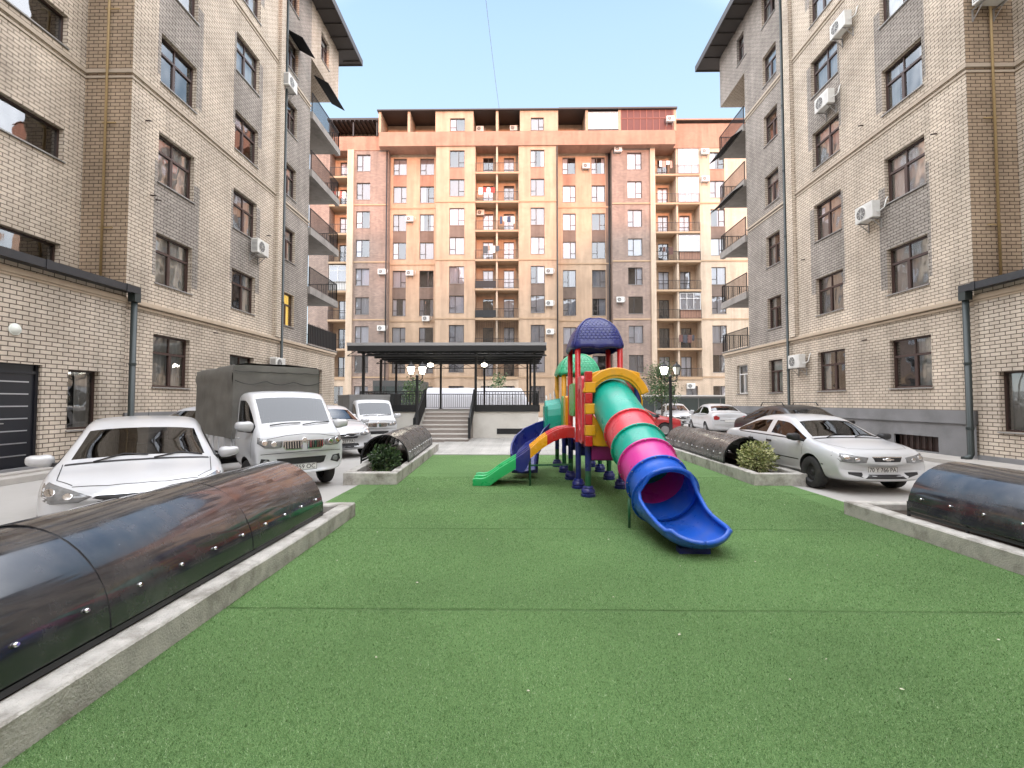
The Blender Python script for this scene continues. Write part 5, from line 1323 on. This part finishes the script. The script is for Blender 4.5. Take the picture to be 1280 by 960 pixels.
def sedan_stations(k):
    if k == 'hatch':
        return [(-2.02, .45, .66, .80, .70, None, .10), (-2.06, .30, .86, .98, .79, None, .12), (-1.95, .24, .95, 1.08, .83, None, .08), (-1.62, .22, .96, 1.32, .84, .56, .03), (-1.2, .2, .95, 1.42, .85, .58, 0), (-.62, .2, .94, 1.45, .85, .59, 0), (-.30, .2, .935, 1.455, .85, .59, 0), (-.22, .2, .93, 1.455, .85, .59, 0), (.22, .2, .92, 1.43, .85, .585, 0), (.52, .2, .90, 1.385, .85, .57, .03), (1.36, .2, .865, .935, .84, None, .05), (1.74, .21, .815, .895, .83, None, .08), (2.05, .23, .70, .815, .80, None, .16), (2.20, .27, .60, .70, .74, None, .20), (2.25, .33, .53, .60, .68, None, .20)]
    if k == 'nexia':
        return [(-2.25, .45, .66, .78, .70, None, .08), (-2.27, .30, .84, .94, .77, None, .10), (-2.12, .25, .92, .995, .80, None, .07), (-1.80, .22, .94, 1.01, .82, None, .03), (-1.62, .21, .94, 1.03, .825, None, 0), (-1.02, .20, .93, 1.335, .83, .53, 0), (-.62, .20, .925, 1.375, .83, .55, 0), (-.22, .20, .92, 1.385, .83, .555, 0), (-.13, .20, .92, 1.385, .83, .555, 0), (.22, .20, .91, 1.365, .83, .55, 0), (.46, .20, .89, 1.33, .83, .54, .02), (1.20, .20, .865, .925, .82, None, .05), (1.60, .21, .83, .915, .815, None, .07), (2.0, .22, .74, .835, .80, None, .12), (2.15, .25, .69, .775, .775, None, .15), (2.20, .28, .60, .66, .755, None, .16), (2.19, .36, .50, .54, .70, None, .16)]
    if k == 'cobalt':
        return [(-2.22, .45, .70, .84, .72, None, .08), (-2.25, .30, .92, 1.05, .79, None, .10), (-2.12, .25, 1.0, 1.10, .82, None, .07), (-1.85, .22, 1.01, 1.12, .84, None, .03), (-1.65, .21, 1.01, 1.14, .85, None, 0), (-1.05, .20, .99, 1.44, .86, .55, 0), (-.62, .20, .98, 1.49, .86, .57, 0), (-.22, .20, .97, 1.50, .86, .575, 0), (-.13, .20, .97, 1.50, .86, .575, 0), (.25, .20, .96, 1.48, .86, .57, 0), (.52, .20, .95, 1.43, .86, .55, .02), (1.30, .20, .93, 1.02, .85, None, .05), (1.68, .21, .87, .97, .84, None, .08), (2.0, .23, .74, .87, .81, None, .14), (2.16, .27, .64, .75, .75, None, .18), (2.21, .34, .55, .62, .68, None, .18)]
CARC = {}
def make_car(label, loc, heading, kind='nexia', paint='white', wheel_style='alloy', number=None, group='parked cars', name='parked_car', detail='full', roof_rack=False):
    """heading: compass angle; 0 faces the camera (-Y), positive turns the nose towards +X"""
    fx = V((math.sin(R(heading)), -math.cos(R(heading)), 0)); rz = math.atan2(fx.y, fx.x)
    t = thing(name, label, 'car', loc, rz, group)
    st = sedan_stations(kind); n = len(st); pt = PAINT[paint]
    xs = [s[0] for s in st]
    roof_i = [i for i, s in enumerate(st) if s[5] is not None]; r0, r1 = roof_i[0], roof_i[-1]
    bp = [i for i in range(n - 1) if abs(xs[i+1] - xs[i]) < .1 and st[i][5]][0]
    axf, axr = (1.33, -1.22) if kind != 'cobalt' else (1.35, -1.27)
    def tagf(i, j):
        cab = st[i][5] is not None and st[i+1][5] is not None
        if j == 5:
            if cab: return 0 if i == bp else 3
            if i == r1: return 3            # front quarter
            if i == r0 - 1: return 3 if kind != 'hatch' else 0
        if j in (7, 8):
            if i == r1: return 1
            if i == r0 - 1: return 2
        if 1 < j < 5 and bp < i <= r1: return 4
        if 1 < j < 5 and r0 <= i <= bp: return 5
        return 0
    if kind not in CARC: CARC[kind] = shell(st, tagf, [(axf, .315), (axr, .315)], .345)
    me = CARC[kind]; P = Proj(me)
    spec = [('windscreen', CGL, lambda k, c: k == 1), ('rear_window', CGL, lambda k, c: k == 2), ('side_window', DGL, lambda k, c: k == 3 and c.y > 0), ('side_window', DGL, lambda k, c: k == 3 and c.y <= 0),
            ('door', pt, lambda k, c: k == 4 and c.y > 0), ('door', pt, lambda k, c: k == 4 and c.y <= 0), ('door', pt, lambda k, c: k == 5 and c.y > 0), ('door', pt, lambda k, c: k == 5 and c.y <= 0), *[('wheel_arch', RUB, (lambda k, c, a=a, b=b: k == 6 and c.x * a > 0 and c.y * b > 0)) for a in (1, -1) for b in (1, -1)], ('body', pt, lambda k, c: True)]
    parts = split(me, t, spec)
    hw = st[bp][4]
    l = MB()
    for sd, sg in (('left', 1), ('right', -1)):
        zs = st[bp][2]; xb = xs[bp] + .04
        P.ribbon(l, sd, [(xb, .28), (xb, zs)], .007); P.ribbon(l, sd, [(xs[r1] + .62, .30), (xs[r1] + .64, zs - .05), (xs[r1] + .60, zs - .02)], .007); P.ribbon(l, sd, [(axr + .40, .33), (axr + .30, zs - .25), (axr + .34, zs)], .007)
        P.ribbon(l, sd, [(axr + .38, .28), (xs[r1] + .62, .28)], .012)
        P.ribbon(l, sd, [(xs[r0 - 1] + (.15 if kind != 'hatch' else .5), zs + .004), (xs[r1] + .62, st[r1][2] + .004)], .022)
        P.ribbon(l, sd, [(-1.9, .52), (1.7, .50)] if kind == 'nexia' else [(-.8, .45), (.9, .45)], .02 if kind == 'nexia' else .008)
    l.build('door_seams', [RUB], t)
    for sd, sg in (('left', 1), ('right', -1)):
        for xh in (xs[bp] - .62, xs[bp] + .16):
            h, nn, d = P.hit(sd, xh, st[bp][2] - .12); l = MB(); l.box(xh - .09, xh + .09, min(h.y, h.y + sg * .03), max(h.y, h.y + sg * .03), h.z - .018, h.z + .018); l.build('handle', [RUB if kind == 'nexia' else pt], t, bevel=.01)
    # bonnet and boot shut lines
    l = MB(); c = xs[r1 + 1]
    for sg in (1, -1): P.ribbon(l, 'top', [(c - .02, sg * hw * .80), (c + .45, sg * hw * .78), (xs[-1] - .28, sg * hw * .62)], .009)
    P.ribbon(l, 'top', [(xs[-1] - .26, -hw * .62), (xs[-1] - .17, -.25), (xs[-1] - .15, 0), (xs[-1] - .17, .25), (xs[-1] - .26, hw * .62)], .009)
    P.ribbon(l, 'top', [(c + .015, -hw * .78), (c + .05, 0), (c + .015, hw * .78)], .05)
    l.build('bonnet_gap', [RUB], t)
    l = MB()
    for y0, y1 in ((.12, .62), (-.42, .08)):
        a = P.hit('top', c + .05, y0)[0]; b = P.hit('top', c - .10, (y0 + y1) / 2)[0]; e = P.hit('top', c - .05, y1 - .02)[0]; up = V((0, 0, .02)); l.tube([a + up, b + up * .8, e + up * .8], .010, 5)
    l.build('wiper', [RUB], t)
    # lamps, grille, bumper
    f = MB(); g = MB(); lw = MB()
    front = {'hatch': ([(.36, .66), (.54, .735), (.72, .80), (.82, .77), (.815, .66), (.68, .595), (.46, .60)], [(-.32, .60), (.32, .60), (.36, .645), (.30, .675), (-.30, .675), (-.36, .645)], [(-.42, .33), (.42, .33), (.36, .43), (-.36, .43)], [(.5, .33), (.66, .35), (.66, .43), (.5, .41)]),
             'nexia': ([(.31, .675), (.50, .70), (.745, .755), (.775, .68), (.72, .59), (.52, .565), (.34, .58)], [(-.255, .685), (.255, .685), (.215, .60), (-.215, .60)], [(-.36, .30), (.36, .30), (.27, .37), (-.27, .37)], [(.38, .315), (.60, .37), (.60, .41), (.36, .40)]),
             'cobalt': ([(.38, .70), (.55, .78), (.76, .84), (.79, .78), (.74, .68), (.55, .63), (.40, .64)], [(-.36, .70), (.36, .70), (.33, .56), (-.33, .56)], [(-.40, .30), (.40, .30), (.36, .42), (-.36, .42)], [(.52, .32), (.68, .34), (.68, .43), (.52, .42)])}[kind]
    for sg in (1, -1):
        l = MB(); P.patch(l, 'front', [(sg * y, z) for y, z in front[0]], 0, .008); cxl = sum(p[0] for p in front[0]) / 7; czl = sum(p[1] for p in front[0]) / 7
        hl = l.build('headlight', [LAMP], t); l = MB()
        for dy, rr in ((-.08, .042), (.07, .05)):
            P.patch(l, 'front', [(sg * (cxl + dy) + rr * math.cos(a), czl + dy * .25 + rr * .8 * math.sin(a)) for a in [q * .5236 for q in range(12)]], 0, .011)
            l.build('reflector', [chrome], hl); l = MB()
        P.patch(f, 'front', [(sg * y, z) for y, z in front[3]], 0, .003)
    P.patch(f, 'front', front[2], 0, .004)
    f.build('bumper_intake', [RUB], t)
    P.patch(g, 'front', front[1], 0, .005); go = g.build('grille', [RUB], t)
    zc = sum(p[1] for p in front[1]) / len(front[1]); ym = max(p[0] for p in front[1])
    l = MB()
    if kind == 'hatch': P.ribbon(l, 'front', [(-ym + .02, .672), (ym - .02, .672)], .014, 0, .010)
    else:
        P.ribbon(l, 'front', [(-ym + .01, front[1][0][1] - .004), (ym - .01, front[1][0][1] - .004)], .014, 0, .010)
        P.patch(l, 'front', [(-.095, zc - .012), (-.095, zc + .012), (-.035, zc + .012), (-.035, zc + .026), (.035, zc + .026), (.035, zc + .012), (.095, zc + .012), (.095, zc - .012), (.035, zc - .012), (.035, zc - .026), (-.035, zc - .026), (-.035, zc - .012)], 0, .014)
    l.build('emblem', [chrome], go)
    # tail
    for sg in (1, -1):
        l = MB(); z = st[1][2]; P.patch(l, 'rear', [(sg * y, zz) for y, zz in ((.46, z - .04), (.62, z + .03), (.745, z + .0), (.74, z - .16), (.60, z - .18), (.48, z - .15))], 0, .008); l.build('tail_light', [TAIL], t)
    l = MB(); P.ribbon(l, 'rear', [(-.45, st[1][2] - .20), (.45, st[1][2] - .20)], .02); P.ribbon(l, 'rear', [(-.7, .52), (.7, .52)], .012); l.build('boot_trim', [RUB], t)
    plate(t, P, 'front', (0, {'hatch': .47, 'nexia': .44, 'cobalt': .48}[kind]), .50, .115, number)
    plate(t, P, 'rear', (0, .70), .50, .115, None)
    mz = st[r1][2] + .06
    for sg in (1, -1): mirror(t, P, xs[r1] + .50, hw - .04, mz, sg, pt if kind != 'nexia' else RUB, 1.15)
    w = .19
    for x in (axf, axr):
        for sg in (1, -1): wheel(t, x, sg * (hw - .11), .30, w, sg, wheel_style)
    seats(t, -.75, .12, .35, hw)
    l = MB(); l.box(-1.7, 1.15, -hw + .12, hw - .12, .22, .33); l.box(xs[r1] + .55, xs[r1] + .72, -hw + .12, hw - .12, .33, .9); l.box(-1.7, -1.62, -hw + .14, hw - .14, .3, .92); l.build('floor_pan', [CABIN], t)
    if roof_rack:
        l = MB()
        for sg in (1, -1): l.tube([(-1.0, sg * .5, st[r0][3] + .02), (-.9, sg * .5, st[bp][3] + .07), (.2, sg * .5, st[bp][3] + .07), (.3, sg * .5, st[bp][3] - .02)], .015, 6)
        l.build('roof_rail', [RUB], t)
    h = MB(); z = st[r0 + 1][3]; h.tube([(-.95, 0, z - .05), (-1.12, 0, z + .13)], .004, 5); h.build('aerial', [RUB], t)
    return t

CANV = pm('olive grey canvas', (.15, .145, .13), .9, var=.25, vscale=3, bump=.5, bscale=150, dirt=(.085, .082, .075), dscale=1.2, damt=.6)
def truck(label, loc, heading, number, k=1.0, box_h=2.30, canvas=True, boxw=.78, bx=(-4.15, -1.36)):
    fx = V((math.sin(R(heading)), -math.cos(R(heading)), 0)); t = thing('cargo_truck', label, 'truck', loc, math.atan2(fx.y, fx.x), 'small white cargo trucks')
    t.scale = (k, k, k); pt = PAINT['white']
    st = [(-1.36, .50, 1.05, 1.62, .74, .66, 0), (-1.34, .42, 1.06, 1.76, .77, .69, 0), (-1.22, .38, 1.06, 1.80, .785, .69, 0), (-.98, .36, 1.06, 1.81, .79, .69, 0), (-.74, .34, 1.05, 1.78, .79, .67, .02), (-.235, .34, 1.04, 1.15, .79, None, .06), (-.08, .34, 1.0, 1.09, .785, None, .08), (.0, .32, .90, 1.0, .77, None, .10), (.035, .32, .72, .86, .75, None, .11), (.03, .36, .62, .70, .72, None, .11)]
    def tagf(i, j):
        if j == 5 and i in (2, 3): return 3
        if j == 5 and i == 4: return 3
        if j in (7, 8) and i == 4: return 1
        if j in (7, 8) and i == 0: return 0
        if 1 < j < 5 and i in (2, 3, 4): return 4
        return 0
    me = shell(st, tagf, [(-.66, .29)], .335); P = Proj(me)
    split(me, t, [('windscreen', CGL, lambda k_, c: k_ == 1), ('side_window', CGL, lambda k_, c: k_ == 3 and c.y > 0), ('side_window', CGL, lambda k_, c: k_ == 3), ('door', pt, lambda k_, c: k_ == 4 and c.y > 0), ('door', pt, lambda k_, c: k_ == 4), ('wheel_arch', RUB, lambda k_, c: k_ == 6 and c.y > 0), ('wheel_arch', RUB, lambda k_, c: k_ == 6), ('cab', pt, lambda k_, c: True)])
    l = MB()
    for sd in ('left', 'right'):
        P.ribbon(l, sd, [(-1.20, .55), (-1.20, 1.05), (-1.16, 1.68)], .011); P.ribbon(l, sd, [(-.33, .62), (-.30, .95), (-.34, 1.04)], .011); P.ribbon(l, sd, [(-1.20, .50), (-1.0, .48)], .011); P.ribbon(l, sd, [(-1.18, 1.055), (-.34, 1.055)], .02)
    P.ribbon(l, 'front', [(-.70, .93), (-.3, 1.0), (0, 1.02), (.3, 1.0), (.70, .93)], .008)
    l.build('door_seams', [RUB], t)
    for sd, sg in (('left', 1), ('right', -1)):
        h, nn, d = P.hit(sd, -1.06, .93); l = MB(); l.box(-1.14, -.97, min(h.y, h.y + sg * .03), max(h.y, h.y + sg * .03), .915, .945); l.build('handle', [pt], t, bevel=.01)
        l = MB(); P.patch(l, 'front', [(sg * y, z) for y, z in ((.36, .905), (.52, .925), (.735, .985), (.745, .88), (.64, .80), (.50, .79), (.38, .80))], 0, .010); hl = l.build('headlight', [LAMP], t)
        l = MB()
        for yy, zz, rr in ((.50, .86, .05), (.64, .885, .05)): P.patch(l, 'front', [(sg * yy + rr * math.cos(a), zz + rr * math.sin(a)) for a in [q * .5236 for q in range(12)]], 0, .014); l.build('reflector', [chrome], hl); l = MB()
        l = MB(); P.patch(l, 'front', [(sg * yy, zz) for yy, zz in ((.52, .50), (.56, .60), (.69, .62), (.71, .52), (.66, .46))], 0, .005); fo = l.build('fog_light_bezel', [RUB], t)
        l = MB(); P.patch(l, 'front', [(sg * .61 + .05 * math.cos(a), .54 + .05 * math.sin(a)) for a in [q * .5236 for q in range(12)]], 0, .014); l.build('fog_light', [LAMP], fo)
        l = MB(); P.patch(l, 'front', [(sg * y, z) for y, z in ((.045, .90), (.34, .895), (.35, .81), (.30, .765), (.06, .765))], 0, .006); go = l.build('grille', [RUB], t)
        l = MB()
        for i in range(7): yy = .065 + i * .043; P.ribbon(l, 'front', [(sg * yy, .775), (sg * (yy + .004), .892)], .016, 0, .014)
        P.ribbon(l, 'front', [(sg * .04, .905), (sg * .345, .90), (sg * .36, .81), (sg * .30, .757), (sg * .05, .757), (sg * .04, .905)], .014, 0, .012); l.build('grille_bars', [chrome], go)
    l = MB(); P.patch(l, 'front', [(.045 * math.cos(a), .915 + .045 * math.sin(a)) for a in [q * .5236 for q in range(12)]], 0, .016); l.build('emblem', [chrome], t)
    l = MB(); P.patch(l, 'front', [(-.44, .60), (.44, .60), (.40, .485), (.34, .47), (-.34, .47), (-.40, .485)], 0, .005); l.build('bumper_intake', [RUB], t)
    l = MB(); P.ribbon(l, 'front', [(-.7, .69), (0, .71), (.7, .69)], .010); l.build('bumper_line', [RUB], t)
    plate(t, P, 'front', (0, .43), .50, .115, number, .03)
    l = MB()
    for y0, y1 in ((.05, .58), (-.50, .02)):
        a, b = P.hit('front', y0, 1.17)[0], P.hit('front', y1, 1.20)[0]; up = V((.02, 0, .01)); l.tube([a + up, (a + b) / 2 + up * 1.4 + V((0, 0, .012)), b + up], .010, 5)
    l.build('wiper', [RUB], t)
    for sg in (1, -1):
        mirror(t, P, -.40, .76, 1.17, sg, pt, 1.35); wheel(t, -.66, sg * .68, .28, .17, sg, 'steel'); wheel(t, -3.15, sg * .68, .28, .17, sg, 'steel')
    seats(t, -1.1, -1.0, .55, .75, False); l = MB(); l.box(-1.2, -.1, -.66, .66, .45, .56); l.box(-.42, -.28, -.66, .66, .5, 1.02); l.build('floor_pan', [CABIN], t)
    a, b = bx; l = MB(); l.box(a, b, -.30, -.22, .42, .58); l.box(a, b, .22, .30, .42, .58); l.bar((-3.15, -.6, .3), (-3.15, .6, .3), .1, .1); l.build('chassis', [RUB], t)
    l = MB(); l.box(a, b, -boxw, boxw, .60, .66); sd_h = .98
    for sg in (1, -1):
        l.box(a, b, sg * boxw - (.03 if sg > 0 else 0), sg * boxw + (.03 if sg < 0 else 0), .66, sd_h)
        for i in range(7): x = a + .1 + (b - a - .2) * i / 6; l.box(x - .02, x + .02, min(sg * boxw, sg * (boxw + .015)), max(sg * boxw, sg * (boxw + .015)), .62, sd_h)
    l.box(a, a + .03, -boxw + .03, boxw - .03, .66, sd_h); l.build('load_bed', [PAINT['white']], t)
    if canvas:
        l = MB(); bw = boxw + .03; rows = []
        def wr(x, y, z): return .03 * mnoise.noise((x * 1.6, y * 2.2, z * 4)) + .022 * mnoise.noise((x * 5, y * 4, z * 9))
        prof = [(-bw, .90 + (box_h - .93) * i / 12) for i in range(12)] + [(-bw + .03, box_h - .02)] + [(-bw + .05 + (2 * bw - .1) * i / 8, box_h + .04 * math.sin(math.pi * i / 8)) for i in range(9)] + [(bw - .03, box_h - .02)] + [(bw, .90 + (box_h - .93) * (11 - i) / 12) for i in range(12)]
        for i in range(25):
            x = a - .03 + (b - a + .06) * i / 24; rows.append([(x, y + (wr(x, y, z) if abs(y) > bw - .02 else 0), z + (wr(x, z, y) * .8 if z > box_h - .1 else 0)) for y, z in prof])
        l.loft(rows, 0, False, False, True)
        for x, sg in ((b + .03, 1), (a - .03, -1)):
            rws = []
            for k_ in range(11):
                z = .90 + (box_h - .90) * k_ / 10; q = []
                for j in range(17):
                    y = -bw + 2 * bw * j / 16; sag = .035 * math.sin(z * 9 + 1.2 * math.cos(y * 3)) * (1 - abs(y / bw)) ** .4 if sg > 0 else 0
                    q.append((x + sg * (wr(y, z, x) * .5 + sag * .5) * (0 if j in (0, 16) or k_ == 10 else 1), y, min(z, box_h - .02 + .05 * (1 - (y / bw) ** 2) if k_ == 10 else z)))
                rws.append(q)
            l.loft(rws, 0, False, False, True)
        l.build('canvas_cover', [CANV], t)
        l = MB()
        for sg in (1,):
            pts = [(b + .06, -bw + .02 + 2 * bw * j / 20, box_h - .30 - .07 * abs(math.sin(math.pi * j / 6.67))) for j in range(21)]; l.tube(pts, .008, 5)
            pts = [(b + .055, -bw + .02 + 2 * bw * j / 20, box_h - .12 - .015 * abs(math.sin(math.pi * j / 4))) for j in range(21)]; l.tube(pts, .006, 5)
        l.build('tie_rope', [pm('rope', (.05, .048, .045), .9)], t)
    else:
        l = MB(); l.box(a, b, -bw_ if False else -boxw - .02, boxw + .02, sd_h - .1, box_h)
        for i in range(11): x = a + .1 + (b - a - .2) * i / 10; l.box(x - .02, x + .02, -boxw - .03, -boxw - .02, sd_h, box_h - .05); l.box(x - .02, x + .02, boxw + .02, boxw + .03, sd_h, box_h - .05)
        l.box(a - .01, b + .01, -boxw - .035, boxw + .035, box_h - .06, box_h + .02)
        l.build('cargo_box', [pm('grey cargo box', (.22, .22, .22), .6, var=.15, dirt=(.12, .11, .1), dscale=1.5)], t)
    return t
def ahead(front, heading, d): return (front[0] - math.sin(R(heading)) * d, front[1] + math.cos(R(heading)) * d, .004)
make_car('white hatchback facing the viewer behind the long glossy cover, nearest on the left', (-5.34, 6.72, .004), 37, 'hatch', 'white').scale = (1, 1.02, .955)
truck('small white truck with a grey canvas-covered load bed, between the hatchback and the pale trucks', ahead((-3.84, 8.44), 46, 0), 46, 'Y 259 OC')
make_car('white car half hidden behind the canvas truck, only its roof showing by the wall', (-8.25, 12.6, .004), 0, 'cobalt', 'white')
make_car('white hatchback with a dark grille peeping out right of the canvas truck', ahead((-4.75, 13.1), 38, 2.2), 38, 'cobalt', 'white', number='01 257 PA')
truck('tiny white truck with a plain grey cargo box, in front of the stage wall', ahead((-4.95, 16.6), 30, 0), 30, None, .93, 1.98, False)
make_car('white saloon with black steel wheels facing the viewer by the pale shrub', (6.22, 10.25, .004), 0, 'nexia', 'white', 'steel', '70 Y 766 PA').scale = (1, .98, .965)
make_car('black car with roof rails parked along the plinth beyond the white saloon', (8.3, 14.3, .004), 0, 'cobalt', 'black', roof_rack=True)
make_car('white saloon seen from behind with red tail lights, at the far right block', (10.0, 24.2, .004), 174, 'cobalt', 'white')
make_car('white car facing the viewer, farthest, next to the slim tree', (10.0, 30.6, .004), -8, 'cobalt', 'white')
make_car('red car standing sideways behind the right lantern post', (5.55, 22.8, .004), 80, 'nexia', 'red')
for m_ in TAGM: bpy.data.materials.remove(m_) if m_.users == 0 else None
SKYK = 5.2; SKY_FILL = (16.5, 16.8, 17.6); EXPO = 0.83
# ------------------------------------------------------------------ sky, sun, camera
SUN_EL, SUN_AZ = 10.0, 12.0        # morning sun low behind the viewer's right shoulder
sd = V((math.sin(R(SUN_AZ)) * math.cos(R(SUN_EL)), -math.cos(R(SUN_AZ)) * math.cos(R(SUN_EL)), math.sin(R(SUN_EL))))
sun = bpy.data.lights.new('sun', 'SUN'); sun.energy = 2.4; sun.angle = R(7); sun.color = (1, .41, .22)
so = bpy.data.objects.new('sun', sun); COL.objects.link(so); so.rotation_euler = (-sd).to_track_quat('-Z', 'Y').to_euler(); so.location = sd * 100
wd = bpy.data.worlds.new('World'); S.world = wd; wd.use_nodes = True; N, L = wd.node_tree.nodes, wd.node_tree.links
bg = N['Background']; sk = N.new('ShaderNodeTexSky'); sk.sky_type = 'NISHITA'; sk.sun_disc = False; sk.sun_elevation = R(SUN_EL); sk.sun_rotation = R(180 - SUN_AZ)
sk.air_density = 1; sk.dust_density = .6; sk.ozone_density = 1.5; sk.altitude = 400
tc = N.new('ShaderNodeTexCoord'); sp = N.new('ShaderNodeSeparateXYZ'); L.new(tc.outputs['Generated'], sp.inputs[0])
# sky brightened outside the view to light the yard, clear pale blue low in front
def mth(op, a, b=None, c=None):
    n = N.new('ShaderNodeMath'); n.operation = op
    for i, q in enumerate((a, b, c)):
        if q is None: continue
        if isinstance(q, (int, float)): n.inputs[i].default_value = q
        else: L.new(q, n.inputs[i])
    return n.outputs[0]
def ramp(v, a, b, lo, hi):
    n = N.new('ShaderNodeMapRange'); n.interpolation_type = 'SMOOTHSTEP'; n.inputs[1].default_value = a; n.inputs[2].default_value = b; n.inputs[3].default_value = lo; n.inputs[4].default_value = hi; L.new(v, n.inputs[0]); return n.outputs[0]
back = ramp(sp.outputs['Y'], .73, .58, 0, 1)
sky_fill = mth('MULTIPLY', back, mth('MULTIPLY', ramp(sp.outputs['Z'], .02, .35, .35, 1), ramp(sp.outputs['Z'], .62, .95, 1, .95)))
grad = N.new('ShaderNodeValToRGB'); L.new(sp.outputs['Z'], grad.inputs[0]); e = grad.color_ramp.elements
e[0].position = .0; e[0].color = (.78, .87, .93, 1); e[1].position = .75; e[1].color = (.38, .58, .94, 1)
q = e.new(.36); q.color = (.63, .82, .97, 1); q = e.new(.62); q.color = (.48, .69, .96, 1)
lum = N.new('ShaderNodeRGBToBW'); L.new(sk.outputs[0], lum.inputs[0])
g2 = N.new('ShaderNodeVectorMath'); g2.operation = 'SCALE'; L.new(grad.outputs[0], g2.inputs[0]); g2.inputs[3].default_value = SKYK
mx = N.new('ShaderNodeMix'); mx.data_type = 'RGBA'; mx.inputs[0].default_value = .8; L.new(sk.outputs[0], mx.inputs[6]); L.new(g2.outputs[0], mx.inputs[7])
v2 = N.new('ShaderNodeMix'); v2.data_type = 'RGBA'; L.new(sky_fill, v2.inputs[0]); L.new(mx.outputs[2], v2.inputs[6]); v2.inputs[7].default_value = (*SKY_FILL, 1)
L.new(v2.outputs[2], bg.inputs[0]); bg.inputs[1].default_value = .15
cam = bpy.data.cameras.new('camera'); co = bpy.data.objects.new('camera', cam); COL.objects.link(co); S.camera = co
cam.sensor_width = 36; cam.lens = 36 * 590 / 1280; cam.clip_end = 2000; cam.clip_start = .05
co.location = (0, 0, 1.6); co.rotation_euler = (R(90 + 2.14), 0, R(.78))
S.view_settings.view_transform = 'Standard'; S.view_settings.look = 'None'; S.view_settings.gamma = 1; S.view_settings.use_curve_mapping = False
S.view_settings.exposure = EXPO
S.cycles.use_denoising = True; S.cycles.max_bounces = 8; S.cycles.diffuse_bounces = 4; S.cycles.transparent_max_bounces = 12
